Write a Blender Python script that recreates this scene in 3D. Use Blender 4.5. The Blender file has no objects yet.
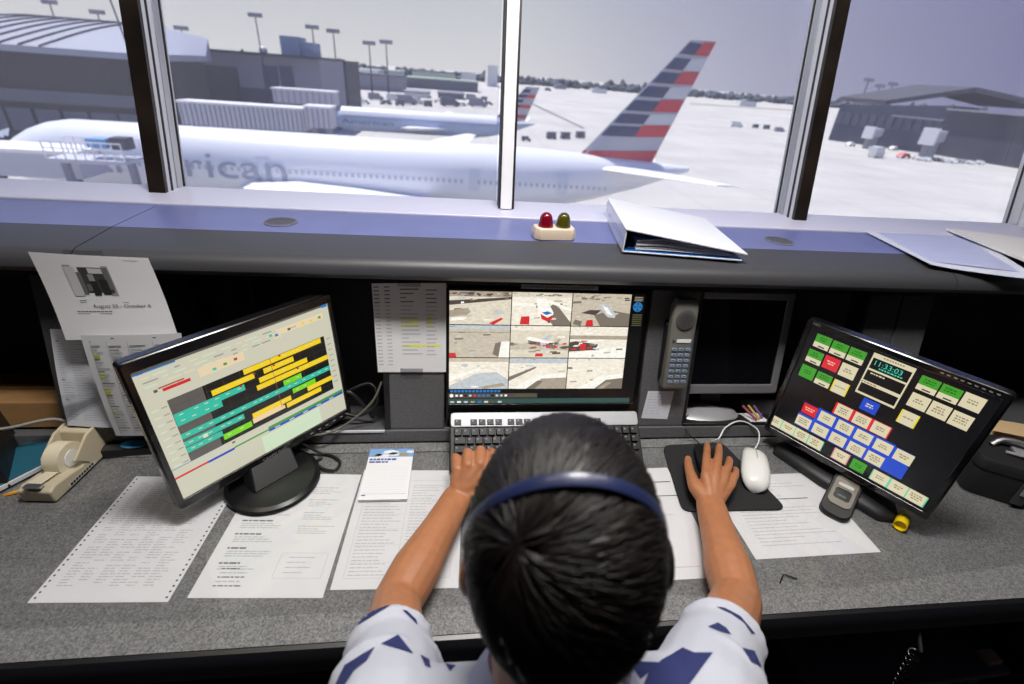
import bpy, bmesh, math, random
from math import sin, cos, pi, radians, sqrt, atan2
from mathutils import Vector as V, Matrix as M
from mathutils.bvhtree import BVHTree
random.seed(11)
SC = bpy.context.scene
COL = SC.collection

# ------------------------------------------------------------------ camera
FPX, PITCH, YAW, ROLL = 477.18, 0.51089, 0.13784, 0.07676
CAM = V((0, 0, 1.53))
_f0, _r0, _u0 = V((sin(YAW), cos(YAW), 0)), V((cos(YAW), -sin(YAW), 0)), V((0, 0, 1))
_f = _f0*cos(PITCH) - _u0*sin(PITCH)
_u = _u0*cos(PITCH) + _f0*sin(PITCH)
CR = _r0*cos(ROLL) + _u*sin(ROLL)
CU = _u*cos(ROLL) - _r0*sin(ROLL)
CF = _f
def ray(x, y): return CF + CR*((x-512)/FPX) - CU*((y-342)/FPX)
def at(x, y, z=0.75):
    d = ray(x, y); return CAM + d*((z-CAM.z)/d.z)
def aty(x, y, Y):
    d = ray(x, y); return CAM + d*(Y/d.y)
TH = radians(13.6)
PM = M(((1,0,0,0),(0,sin(TH),-cos(TH),.889),(0,cos(TH),sin(TH),.75),(0,0,0,1)))   # console face: x along, y up the slope, z towards the room
def panel(x, y, off=0.0):
    inv = PM.inverted(); o = inv @ CAM; d = inv.to_3x3() @ ray(x, y)
    s = (off-o.z)/d.z; q = o + d*s
    return q.x, q.y

cd = bpy.data.cameras.new('camera'); cam = bpy.data.objects.new('camera', cd); COL.objects.link(cam)
cd.sensor_width = 36; cd.lens = FPX/1024*36; cd.clip_end = 6000; cd.clip_start = .02
cam.matrix_world = M(((CR.x,CU.x,-CF.x,CAM.x),(CR.y,CU.y,-CF.y,CAM.y),(CR.z,CU.z,-CF.z,CAM.z),(0,0,0,1)))
cd.dof.use_dof = True; cd.dof.focus_distance = 0.98; cd.dof.aperture_fstop = 3.2
SC.camera = cam
SC.view_settings.view_transform = 'Standard'; SC.view_settings.look = 'None'
SC.view_settings.gamma = 1; SC.view_settings.use_curve_mapping = False
SC.view_settings.exposure = 0.0
SC.cycles.max_bounces = 8; SC.cycles.transparent_max_bounces = 12
SC.cycles.caustics_reflective = False; SC.cycles.caustics_refractive = False
SC.cycles.sample_clamp_indirect = 4

# ------------------------------------------------------------------ materials
def lin(c):
    c /= 255.0
    return c/12.92 if c <= .04045 else ((c+.055)/1.055)**2.4
def rgb(r, g, b): return (lin(r), lin(g), lin(b), 1)
def mat(name, c, rough=.5, metal=0.0, noise=0.0, nscale=40, bump=0.0, bscale=200, spec=.5, coat=0.0, c2=None):
    m = bpy.data.materials.new(name); m.use_nodes = True
    nt = m.node_tree; b = nt.nodes['Principled BSDF']
    c = rgb(*c)
    b.inputs['Base Color'].default_value = c; b.inputs['Roughness'].default_value = rough
    b.inputs['Metallic'].default_value = metal; b.inputs['Specular IOR Level'].default_value = spec
    b.inputs['Coat Weight'].default_value = coat; b.inputs['Coat Roughness'].default_value = .08
    tc = nt.nodes.new('ShaderNodeTexCoord')
    if noise or c2:
        n = nt.nodes.new('ShaderNodeTexNoise'); n.inputs['Scale'].default_value = nscale; n.inputs['Detail'].default_value = 4
        nt.links.new(tc.outputs['Object'], n.inputs['Vector'])
        r = nt.nodes.new('ShaderNodeValToRGB'); r.color_ramp.elements[0].position = .32; r.color_ramp.elements[1].position = .68
        k = noise
        d = rgb(*c2) if c2 else tuple(min(1, x*(1+k)) for x in c[:3])+(1,)
        r.color_ramp.elements[0].color = c if c2 else tuple(x*(1-k) for x in c[:3])+(1,)
        r.color_ramp.elements[1].color = d
        nt.links.new(n.outputs['Fac'], r.inputs['Fac']); nt.links.new(r.outputs['Color'], b.inputs['Base Color'])
    if bump:
        n2 = nt.nodes.new('ShaderNodeTexNoise'); n2.inputs['Scale'].default_value = bscale; n2.inputs['Detail'].default_value = 3
        nt.links.new(tc.outputs['Object'], n2.inputs['Vector'])
        bp = nt.nodes.new('ShaderNodeBump'); bp.inputs['Strength'].default_value = bump; bp.inputs['Distance'].default_value = .002
        nt.links.new(n2.outputs['Fac'], bp.inputs['Height']); nt.links.new(bp.outputs['Normal'], b.inputs['Normal'])
    return m
def emit(name, c, s=1.0):
    m = bpy.data.materials.new(name); m.use_nodes = True
    b = m.node_tree.nodes['Principled BSDF']
    b.inputs['Base Color'].default_value = (.01,.01,.01,1); b.inputs['Roughness'].default_value = .25
    b.inputs['Emission Color'].default_value = rgb(*c); b.inputs['Emission Strength'].default_value = s
    return m
def clear(name, tint=(.96,.96,.97), ior=1.45, haze=0.0, rough=.02, hc=(.9,.9,.95)):
    m = bpy.data.materials.new(name); m.use_nodes = True; nt = m.node_tree; nt.nodes.clear()
    out = nt.nodes.new('ShaderNodeOutputMaterial'); t = nt.nodes.new('ShaderNodeBsdfTransparent'); t.inputs[0].default_value = (*tint,1)
    g = nt.nodes.new('ShaderNodeBsdfGlossy'); g.inputs['Roughness'].default_value = rough
    lw = nt.nodes.new('ShaderNodeLayerWeight'); lw.inputs[0].default_value = .5      # facing = 1 - |cos|, the same from both sides
    pw = nt.nodes.new('ShaderNodeMath'); pw.operation='POWER'; pw.inputs[1].default_value = 5; nt.links.new(lw.outputs['Facing'], pw.inputs[0])
    f0 = ((ior-1)/(ior+1))**2
    fr = nt.nodes.new('ShaderNodeMapRange'); fr.inputs[3].default_value = f0; nt.links.new(pw.outputs[0], fr.inputs[0])
    mx = nt.nodes.new('ShaderNodeMixShader'); src = t.outputs[0]
    if haze:
        d = nt.nodes.new('ShaderNodeBsdfTranslucent'); d.inputs[0].default_value = (*hc,1)
        m2 = nt.nodes.new('ShaderNodeMixShader'); 
        no = nt.nodes.new('ShaderNodeTexNoise'); no.inputs['Scale'].default_value = 1.5; no.inputs['Detail'].default_value = 5
        tc = nt.nodes.new('ShaderNodeTexCoord'); nt.links.new(tc.outputs['Object'], no.inputs['Vector'])
        mr = nt.nodes.new('ShaderNodeMapRange'); mr.inputs[1].default_value=.3; mr.inputs[2].default_value=.7; mr.inputs[3].default_value=haze*.7; mr.inputs[4].default_value=haze*1.3
        nt.links.new(no.outputs['Fac'], mr.inputs[0]); nt.links.new(mr.outputs[0], m2.inputs[0])
        nt.links.new(t.outputs[0], m2.inputs[1]); nt.links.new(d.outputs[0], m2.inputs[2]); src = m2.outputs[0]
    nt.links.new(fr.outputs[0], mx.inputs[0]); nt.links.new(src, mx.inputs[1]); nt.links.new(g.outputs[0], mx.inputs[2])
    nt.links.new(mx.outputs[0], out.inputs[0]); return m

blackp = mat('black_plastic', (24,24,26), .42, bump=.15, bscale=900)
blackg = mat('gloss_black', (10,10,12), .15)
darkm = mat('dark_grey', (44,44,48), .55)
cream = mat('cream_plastic', (226,206,186), .45)
silver = mat('silver_plastic', (168,168,172), .38, metal=.35)
steel = mat('brushed_steel', (190,190,195), .3, metal=.9)
white = mat('white_plastic', (228,228,226), .3)
paperm = mat('paper_white', (228,228,232), .75)
paperb = mat('paper_blueish', (214,216,226), .7)
inkm = mat('ink', (112,112,120), .8)
inkl = mat('ink_faint', (186,188,194), .8)
inkd = mat('ink_dark', (36,36,42), .8)
yellowm = mat('highlighter_yellow', (232,236,70), .7)
bluem = mat('print_blue', (70,84,150), .7)

# ------------------------------------------------------------------ mesh building
_text = {}
def text_polys(s):
    if s not in _text:
        c = bpy.data.curves.new('t', 'FONT'); c.body = s; c.size = 1; c.align_x = 'LEFT'; c.resolution_u = 3
        o = bpy.data.objects.new('t', c); COL.objects.link(o); bpy.context.view_layer.update()
        me = bpy.data.meshes.new_from_object(o.evaluated_get(bpy.context.evaluated_depsgraph_get()))
        _text[s] = ([v.co.copy() for v in me.vertices], [tuple(p.vertices) for p in me.polygons])
        bpy.data.objects.remove(o); bpy.data.curves.remove(c); bpy.data.meshes.remove(me)
    return _text[s]
W = {}
class MB:
    def __init__(s, X=None):
        s.v=[]; s.f=[]; s.mi=[]; s.ms=[]; s.X = X or M.Identity(4)
    def _m(s, m):
        if m not in s.ms: s.ms.append(m)
        return s.ms.index(m)
    def add(s, vs, fs, m, X=None):
        T = s.X @ X if X is not None else s.X
        n = len(s.v); s.v += [T @ V(p) for p in vs]; k = s._m(m)
        for f in fs: s.f.append(tuple(n+i for i in f)); s.mi.append(k)
        return s
    def box(s, c, d, m, X=None):
        x,y,z = c; a,b,e = d[0]/2,d[1]/2,d[2]/2
        vs=[(x+i*a,y+j*b,z+k*e) for i in(-1,1) for j in(-1,1) for k in(-1,1)]
        return s.add(vs,[(0,1,3,2),(4,6,7,5),(0,4,5,1),(2,3,7,6),(0,2,6,4),(1,5,7,3)],m,X)
    def quad(s, pts, m, X=None): return s.add(pts,[tuple(range(len(pts)))],m,X)
    def rect(s, x0,y0,x1,y1,z,m,X=None): return s.quad([(x0,y0,z),(x1,y0,z),(x1,y1,z),(x0,y1,z)],m,X)
    def prism(s, poly, z0, z1, m, X=None):
        n=len(poly); vs=[(x,y,z0) for x,y in poly]+[(x,y,z1) for x,y in poly]
        fs=[tuple(range(n-1,-1,-1)),tuple(range(n,2*n))]+[(i,(i+1)%n,n+(i+1)%n,n+i) for i in range(n)]
        return s.add(vs,fs,m,X)
    def loft(s, rings, m, cap=True, X=None, closed=True):
        n=len(rings[0]); vs=[p for r in rings for p in r]; fs=[]
        for k in range(len(rings)-1):
            for i in range(n if closed else n-1):
                j=(i+1)%n; fs.append((k*n+i,k*n+j,(k+1)*n+j,(k+1)*n+i))
        if cap and closed: fs += [tuple(range(n-1,-1,-1)), tuple((len(rings)-1)*n+i for i in range(n))]
        return s.add(vs,fs,m,X)
    def lathe(s, prof, m, seg=28, X=None):
        return s.loft([[(r*cos(2*pi*i/seg),r*sin(2*pi*i/seg),z) for i in range(seg)] for r,z in prof],m,True,X)
    def tube(s, pts, r, m, seg=8, X=None):
        pts=[V(p) for p in pts]; n=len(pts); rs = r if isinstance(r,(list,tuple)) else [r]*n
        rings=[]; up=None
        for i in range(n):
            t=(pts[min(i+1,n-1)]-pts[max(i-1,0)]).normalized()
            if up is None: up = V((0,0,1)) if abs(t.z)<.9 else V((1,0,0))
            a=t.cross(up); a = a.normalized() if a.length>1e-6 else t.orthogonal().normalized()
            b=a.cross(t).normalized(); up=b
            rings.append([pts[i]+a*rs[i]*cos(2*pi*k/seg)+b*rs[i]*sin(2*pi*k/seg) for k in range(seg)])
        return s.loft(rings,m,True,X)
    def ball(s, c, r, m, seg=16, rg=10, X=None):
        c=V(c); r = r if isinstance(r,(list,tuple)) else (r,r,r)
        return s.loft([[c+V((r[0]*sin(t)*cos(2*pi*i/seg), r[1]*sin(t)*sin(2*pi*i/seg), -r[2]*cos(t))) for i in range(seg)] for t in [pi*(.02+.96*k/rg) for k in range(rg+1)]],m,True,X)
    def text(s, t, size, m, X):           # lying in the local XY plane, reading along +X
        vs,fs = text_polys(t); return s.add([v*size for v in vs],fs,m,X)
    def build(s, name, parent=None, smooth=30, bevel=0, seg=2, **props):
        me = bpy.data.meshes.new(name); P = W[parent].inverted() if parent is not None else None
        me.from_pydata([P @ p for p in s.v] if P else s.v, [], s.f)
        for m in s.ms: me.materials.append(m)
        me.polygons.foreach_set('material_index', s.mi); me.update()
        if smooth:
            me.polygons.foreach_set('use_smooth',[True]*len(s.f)); me.set_sharp_from_angle(angle=radians(smooth))
        o = bpy.data.objects.new(name, me); COL.objects.link(o)
        if parent is not None: o.parent = parent; W[o] = W[parent]
        else: W[o] = M.Identity(4)
        if bevel:
            b = o.modifiers.new('bevel','BEVEL'); b.width=bevel; b.segments=seg; b.limit_method='ANGLE'; b.angle_limit=radians(40)
        for k,v in props.items(): o[k]=v
        return o
def tag(o, label, cat, group=None, kind=None):
    o['label']=label; o['category']=cat
    if group: o['group']=group
    if kind: o['kind']=kind
    return o
def thing(name, label, cat, loc, group=None):
    o = bpy.data.objects.new(name, None); COL.objects.link(o); o.empty_display_size=.05
    o.location = loc; W[o] = M.Translation(V(loc)); return tag(o,label,cat,group)
def struct(o):
    o['kind']='structure'; return o
def frame(origin, xdir, ydir=None, normal=None):     # matrix with local X, Y, Z from two directions
    x=V(xdir).normalized()
    if normal is not None: z=V(normal).normalized(); y=z.cross(x).normalized(); x=y.cross(z)
    else: y=V(ydir); z=x.cross(y).normalized(); y=z.cross(x)
    o=V(origin); return M(((x.x,y.x,z.x,o.x),(x.y,y.y,z.y,o.y),(x.z,y.z,z.z,o.z),(0,0,0,1)))
def rrect(w,h,r,n=5,cx=0,cy=0):
    out=[]
    for (sx,sy,a0) in ((1,1,0),(-1,1,90),(-1,-1,180),(1,-1,270)):
        for k in range(n+1):
            a=radians(a0+90*k/n); out.append((cx+sx*(w/2-r)+r*cos(a), cy+sy*(h/2-r)+r*sin(a)))
    return out
def bez(p0,p1,p2,p3,n=16):
    p0,p1,p2,p3=map(V,(p0,p1,p2,p3))
    return [p0*(1-t)**3+p1*3*t*(1-t)**2+p2*3*t*t*(1-t)+p3*t**3 for t in [i/n for i in range(n+1)]]
def smoothpath(pts,n=6):
    pts=[V(p) for p in pts]; out=[]
    for i in range(len(pts)-1):
        a=pts[max(i-1,0)]; b=pts[i]; c=pts[i+1]; d=pts[min(i+2,len(pts)-1)]
        for k in range(n):
            t=k/n; out.append(.5*((2*b)+(c-a)*t+(2*a-5*b+4*c-d)*t*t+(3*b-a-3*c+d)*t**3))
    out.append(pts[-1]); return out

# ------------------------------------------------------------------ the room
carpet = mat('carpet', (38,38,42), .9, noise=.3, nscale=160)
wallm = mat('dark_wall', (58,58,62), .8, noise=.08, nscale=20)
ceilm = mat('ceiling_tile', (120,120,120), .9, noise=.06, nscale=60)
GZ = -13.386
struct(MB().box((.3,-.25,-.04),(6.0,4.1,.08),carpet).build('floor'))
struct(MB().box((.3,-.05,2.74),(6.0,4.6,.08),ceilm).build('ceiling'))
struct(MB().box((.3,-2.3,1.35),(6.0,.08,2.7),wallm).build('wall_back'))
struct(MB().box((-2.7,-.25,1.35),(.08,4.1,2.7),wallm).build('wall_left'))
struct(MB().box((3.3,-.25,1.35),(.08,4.1,2.7),wallm).build('wall_right'))
struct(MB().box((.3,1.45,.58),(6.0,.08,1.16),wallm).build('wall_front'))
WY, WZ = 1.327, 1.203                       # foot of the glazing
WM = M(((1,0,0,0),(0,sin(TH),-cos(TH),WY),(0,cos(TH),sin(TH),WZ),(0,0,0,1)))
sillm = mat('white_sill', (206,206,226), .35)
struct(MB().prism([(1.236,1.19),(1.40,1.19),(1.40,1.209),(1.236,1.2055)],-2.64,3.24,sillm,M(((0,0,1,0),(1,0,0,0),(0,1,0,0),(0,0,0,1)))).build('trim_1',bevel=.003))
postdark = mat('post_dark', (34,28,24), .3, noise=.5, nscale=9)
alum = mat('post_aluminium', (206,208,216), .4, metal=.1)
gasket = mat('gasket', (26,26,28), .6)
glassm = clear('window_glass', (.93,.93,.93), 1.35, haze=.062, rough=.01)
HW = 1.40                                   # glazed height up the slope
posts = [(-1.64,0),(-.751,0),(.136,1),(1.020,0),(1.852,0),(2.74,0)]
for i,(x,thin) in enumerate(posts):
    mb = MB(WM)
    if thin:
        mb.box((x,HW/2,.004),(.030,HW,.05),mat('mullion_white',(236,236,240),.4))
        mb.box((x-.0175,HW/2,-.004),(.005,HW,.05),gasket); mb.box((x+.0185,HW/2,-.004),(.007,HW,.05),postdark)
    else:
        s = 1 if x < .1 else -1             # the silver flank faces the middle of the room
        mb.box((x,HW/2,.0),(.040,HW,.012),postdark)
        mb.box((x+s*.002,HW/2,-.051),(.038,HW,.090),alum)
        mb.box((x+s*.0215,HW/2,-.022),(.004,HW,.006),gasket); mb.box((x+s*.0215,HW/2,-.058),(.005,HW,.022),steel)
        mb.box((x+s*.0225,HW/2,-.080),(.005,HW,.004),gasket)
    struct(mb.build('trim_%d'%(i+2)))
for i in range(5):
    a,b = posts[i][0]+.02, posts[i+1][0]-.02
    if posts[i][1]: a -= .004
    g = MB(WM).box(((a+b)/2,HW/2,-.085),(b-a,HW,.006),glassm).build('window_%d'%(i+1)); struct(g)
    MB(WM).box(((a+b)/2,.003,-.080),(b-a,.008,.022),sillm).box(((a+b)/2,HW-.006,-.080),(b-a,.012,.022),gasket).build('window_frame',g)
struct(MB().box((.3,1.90,2.66),(6.0,.42,.12),mat('sun_blocker',(150,150,155),.7)).build('roof'))  # unseen overhang added to keep direct sun off the ledge

# ceiling lamps of the room
lampw = emit('lamp_diffuser', (255,236,205), 3.0)
def lamp(x,y,w,d,energy,col,label,warm=False,z=2.68):
    t = thing('ceiling_light',label,'ceiling light',(x,y,z),'ceiling lights above the console')
    MB().box((x,y,z+.012),(w+.04,d+.04,.024),alum).build('light_housing',t,bevel=.004)
    MB().box((x,y,z-.004),(w,d,.008),lampw).build('diffuser',t,bevel=.002)
    L = bpy.data.lights.new('lamp','AREA'); L.shape='RECTANGLE'; L.size=w; L.size_y=d; L.energy=energy; L.color=col
    o = bpy.data.objects.new('lamp',L); COL.objects.link(o); o.location=(x,y,z-.012); return o
# ------------------------------------------------------------------ worktop
def laminate(name, c, c2, scale):
    m = mat(name, c, .42, noise=.0, c2=c2, nscale=scale, spec=.5)
    return m
lam = laminate('speckled_laminate', (84,84,86), (142,142,142), 330)
DT = .75
wk = thing('worktop','long grey speckled worktop with a black rounded front edge','worktop',(.3,.66,.70))
MB().box((.3,.6605,.735),(5.8,.451,.03),lam).build('tabletop',wk)
prof = [(.445,.7195),(.434,.7195),(.4345,.7485),(.428,.7470),(.421,.740),(.418,.730),(.418,.702),(.423,.694),(.445,.694)]
YZ = M(((0,0,1,0),(1,0,0,0),(0,1,0,0),(0,0,0,1)))
MB().prism(prof,-2.6,3.2,mat('edge_rubber',(20,20,24),.35),YZ).build('front_edge',wk)
MB().box((.3,.868,.7515),(5.8,.030,.003),lam).build('rear_strip',wk)
for x in (-1.55,1.95): MB().box((x,.68,.36),(.05,.36,.715),darkm).build('support_panel',wk)
# clear desk protector: papers lie under it
DC = .7525
clearm = clear('clear_vinyl', (.975,.975,.975), 1.42, rough=.06)
tag(MB().prism([(-1.05,.486),(.742,.474),(1.30,.512),(1.30,.850),(-1.05,.850)],.7514,.7524,clearm).build('desk_protector'),
    'clear plastic sheet covering the grey worktop and its papers','desk protector')
tag(MB().tube([(at(780,583,DC)+V((0,0,.001))),(at(783,575,DC)+V((0,0,.002))),(at(797,579,DC)+V((0,0,.001)))],.0012,blackp).build('paper_clip'),
    'small dark bent wire lying on the worktop right of the arm','wire clip')

# ------------------------------------------------------------------ console housing: bays and columns of the leaning face
colm = laminate('column_laminate', (76,76,79), (104,104,107), 420)
bayk = mat('bay_black', (13,13,14), .6)
bayg = mat('bay_grey', (44,44,47), .6)
ho = thing('console_housing','dark grey leaning console face with open equipment bays','console',(.3,.95,.0))
VT = .392
def pbox(u0,u1,v0,v1,z0,z1,m): return MB(PM).box(((u0+u1)/2,(v0+v1)/2,(z0+z1)/2),(u1-u0,v1-v0,z1-z0),m)
pbox(-2.6,3.2,.004,.034,-.30,.006,colm).build('base_rail',ho,bevel=.002)
pbox(-.50,-.16,.030,.036,.004,.009,alum).build('rail_strip',ho,bevel=.001)
pbox(-2.6,3.2,VT-.012,VT,-.05,.0,blackp).build('top_rail',ho)
for u0,u1 in ((-.149,-.022),(.453,.575),(1.012,1.098),(1.102,1.19),(-.84,-.765)):
    pbox(u0,u1,.034,VT-.012,-.30,0,colm).build('column_panel',ho,bevel=.003)
for u0,u1,m,d in ((-.765,-.149,bayg,-.14),(-.022,.453,bayk,-.30),(.575,1.012,bayk,-.30),(1.19,3.2,bayk,-.30),(-2.6,-.84,bayk,-.30)):
    pbox(u0,u1,.034,VT-.012,d-.01,d,m).build('bay_back',ho)
pbox(-.505,-.455,.034,VT-.012,-.14,-.09,bayk).build('strut',ho,bevel=.002)
MB(PM).loft([[(-.66,VT-.012,-.13),(-.60,VT-.012,-.13),(-.60,VT-.012,-.09),(-.66,VT-.012,-.09)],[(-.58,.034,-.13),(-.51,.034,-.13),(-.51,.034,-.09),(-.58,.034,-.09)]],bayk).build('strut',ho)
for u0,u1 in ((-.16,-.147),(.573,.581),(1.004,1.014)):
    pbox(u0,u1,.034,VT-.012,-.05,.0012,blackp).build('bay_trim',ho,bevel=.0015)
pbox(.575,1.012,.034,.042,-.05,.004,blackp).build('bay_trim',ho,bevel=.0015)

# ------------------------------------------------------------------ ledge sections
topm = mat('ledge_top_sky_sheen', (104,110,158), .36, noise=.05, nscale=14, spec=.5)  # blue of the reflected sky put into the base colour
bevm = mat('ledge_bumper', (66,66,70), .42, noise=.06, nscale=300, bump=.12, bscale=700)
nose = [(1.00,1.1385),(.962,1.140),(.940,1.144),(.924,1.152),(.9155,1.162),(.917,1.174),(.925,1.185),(.940,1.1925),(1.052,1.1985),(1.056,1.1992)]
deck = [(1.056,1.1993),(1.235,1.2005),(1.235,1.15),(1.056,1.15)]
def ledge(x0,x1,label):
    t = thing('ledge_section',label,'ledge',((x0+x1)/2,1.1,1.12),'ledge sections above the console')
    MB().prism(nose+[(1.056,1.15)],x0+.0015,x1-.0015,bevm,YZ).build('front_bumper',t,smooth=40)
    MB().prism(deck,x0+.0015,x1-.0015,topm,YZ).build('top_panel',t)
    return t
lm = ledge(-.706,1.155,'long middle ledge section with sky-tinted top holding the ring binder')
ledge(-2.6,-.706,'left ledge section beyond the seam, empty sky-tinted top')
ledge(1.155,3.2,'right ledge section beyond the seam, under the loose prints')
grm = mat('speaker_mesh', (112,112,126), .6); hole = mat('speaker_hole', (52,52,60), .8)
for px,py in ((281,222),(779,241)):
    c = at(px,py,1.2)
    mb = MB().lathe([(.036,0),(.036,.0012),(.034,.002),(0.0001,.002)],grm,40,M.Translation((c.x,c.y,1.2000)))
    for i in range(-8,9):
        for j in range(-8,9):
            x,y = i*.004+(j%2)*.002, j*.0036
            if x*x+y*y < .032**2: mb.prism([(x+.0013*cos(a),y+.0013*sin(a)) for a in [k*pi/3 for k in range(6)]],.002,.0022,hole,M.Translation((c.x,c.y,1.2002)))
    mb.build('speaker_grille',lm)

# ------------------------------------------------------------------ printing helpers: a sheet is a mapping (u,v) -> (point, normal)
def flat_sheet(X, z=0.0):
    R = X.to_3x3(); n = R @ V((0,0,1))
    return lambda u,v: (X @ V((u,v,z)), n)
def sheet(mb, fn, w, h, nu, nv, m, th=.0003):
    vs=[]; fs=[]
    for s in (1,-1):
        for j in range(nv+1):
            for i in range(nu+1):
                p,n = fn(w*i/nu,h*j/nv); vs.append(p+n*th*.5*s)
    N=(nu+1)*(nv+1); k=nu+1
    for j in range(nv):
        for i in range(nu):
            a=j*k+i; fs.append((a,a+1,a+k+1,a+k)); fs.append((N+a,N+a+k,N+a+k+1,N+a+1))
    rim=[i for i in range(k)]+[j*k+nu for j in range(1,nv+1)]+[nv*k+i for i in range(nu-1,-1,-1)]+[j*k for j in range(nv-1,0,-1)]
    for i in range(len(rim)): a,b=rim[i],rim[(i+1)%len(rim)]; fs.append((a,N+a,N+b,b))
    mb.add(vs,fs,m)
def mark(mb, fn, u0,v0,u1,v1,m, lift=.00028, n=1):
    for k in range(n):
        va,vb = v0+(v1-v0)*k/n, v0+(v1-v0)*(k+1)/n
        pts=[]
        for u,v in ((u0,va),(u1,va),(u1,vb),(u0,vb)):
            p,nn=fn(u,v); pts.append(p+nn*lift)
        mb.quad(pts,m)
def words(mb, fn, u0,u1,v,h,m,rnd,fill=1.0,lift=.00028):
    u=u0; end=u0+(u1-u0)*fill
    while u<end-.002:
        w=min(rnd.uniform(.004,.014),end-u); mark(mb,fn,u,v,u+w,v+h,m,lift); u+=w+.0018
def para(mb, fn, u0,u1,vtop,lines,pitch,h,m,rnd):
    for k in range(lines): words(mb,fn,u0,u1,vtop-k*pitch,h,m,rnd,rnd.uniform(.45,1) )
def border(mb, fn, u0,v0,u1,v1,m,t=.0006):
    for a in ((u0,v0,u1,v0+t),(u0,v1-t,u1,v1),(u0,v0,u0+t,v1),(u1-t,v0,u1,v1)): mark(mb,fn,*a,m)
def desk_frame(bl, br, tl, z):       # from three corners seen on the desk: origin lower left, X along the lower edge
    a,b,c = at(*bl,z),at(*br,z),at(*tl,z)
    x=(b-a).normalized(); y=(c-a); y=(y-x*y.dot(x)).normalized()
    return M(((x.x,y.x,0,a.x),(x.y,y.y,0,a.y),(0,0,1,z),(0,0,0,1))),(b-a).length,(c-a).dot(y)
PZ = .7504
def page(name,label,bl,br,tl,draw,cat='paper',z=PZ,w=None,h=None,m=None,group='printed sheets under the clear cover'):
    X,ww,hh = desk_frame(bl,br,tl,z); w=w or ww; h=h or hh
    fn = flat_sheet(X); mb=MB(); sheet(mb,fn,w,h,1,1,m or paperm); draw(mb,fn,w,h,random.Random(len(label)*7))
    return tag(mb.build(name,smooth=0),label,cat,group)
def d_dot(mb,fn,w,h,r):
    for k in range(27):
        v=.008+k*(h-.016)/26
        for u in (.006,w-.006):
            pts=[]
            for a in range(8):
                p,n=fn(u+.0019*cos(a*pi/4),v+.0019*sin(a*pi/4)); pts.append(p+n*.0003)
            mb.quad(pts,inkd)
    for c in range(6):
        u0=.022+c*(w-.05)/6
        for k in range(44):
            if r.random()<.86: words(mb,fn,u0,u0+(w-.06)/6,h-.02-k*.0052,.0016,inkl,r,r.uniform(.5,1))
    mark(mb,fn,.12,h-.014,.17,h-.012,inkm)
page('continuous_form','tractor-feed printout with punched edges beside the tape dispenser',(27,603),(165,602),(128,478),d_dot,w=.212,h=.272)
def d_two(mb,fn,w,h,r):
    v=h-.03
    for k in range(7):
        words(mb,fn,.02,.10,v,.0032,inkm,r,r.uniform(.4,.8)); v-=.006
        for j in range(r.choice((2,3,4))): words(mb,fn,.022,.115,v,.0018,inkl,r,r.uniform(.5,1)); v-=.0048
        v-=.010
    v=h-.04
    for k in range(4):
        words(mb,fn,.128,w-.02,v,.002,inkl,r,r.uniform(.5,1)); v-=.006
        for j in range(3): words(mb,fn,.13,w-.02,v,.0017,inkl,r,r.uniform(.4,.9)); v-=.0048
        v-=.012
    border(mb,fn,.12,.035,w-.014,.085,inkl)
    for k in range(4): words(mb,fn,.135,w-.03,.075-k*.010,.0018,inkl,r,r.uniform(.5,.9))
    for k in range(5): words(mb,fn,.03,.09,.052-k*.008,.0022,inkm if k%2==0 else inkl,r,r.uniform(.5,.9))
page('printed_page','white two-column page lying under the grey-framed monitor base',(187,598),(322,598),(222,475),d_two,w=.2159,h=.2794)
def d_table(mb,fn,w,h,r):
    border(mb,fn,.016,.02,w-.016,h-.03,inkl)
    for k in range(30):
        v=h-.045-k*.0072
        words(mb,fn,.022,.098,v,.0017,inkl,r,r.uniform(.6,1)); words(mb,fn,.112,w-.03,v,.0017,inkl,r,r.uniform(.4,.9))
        if k%5==0: mark(mb,fn,.018,v-.003,w-.018,v-.0026,inkl)
    mark(mb,fn,.104,.022,.1045,h-.032,inkl)
page('form_page','white table form under the left forearm and the small notepad',(330,590),(455,588),(369,470),d_table,w=.2159,h=.2794)
def d_list(mb,fn,w,h,r):
    mark(mb,fn,.03,h-.045,w-.01,h-.0425,inkd); mark(mb,fn,.03,h-.085,w-.01,h-.083,inkd)
    for k in range(28): words(mb,fn,.03,w-.02,h-.10-k*.006,.0017,inkl,r,r.uniform(.3,1))
    for k in range(4): words(mb,fn,.03,w-.05,h-.03-k*.005 if k<2 else h-.056-(k-2)*.006,.002,inkm,r,r.uniform(.4,1))
page('checklist_page','white page with heavy rules between the head and the right forearm',(612,583.5),(744,576),(630,470),d_list,w=.2159,h=.2794)
def d_notes(mb,fn,w,h,r):
    mark(mb,fn,.02,h-.075,w-.06,h-.073,inkd)
    for k in range(13): words(mb,fn,.03,w-.03,h-.09-k*.0082,.0016,inkl,r,r.uniform(.3,1))
    for k in range(5): words(mb,fn,.02,w-.04,h-.03-k*.009,.0017,inkl,r,r.uniform(.4,1))
page('notes_page','white page under the mouse mat and the right monitor base',(756,559.5),(881,552),(732,517),d_notes,h=.216)
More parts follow.
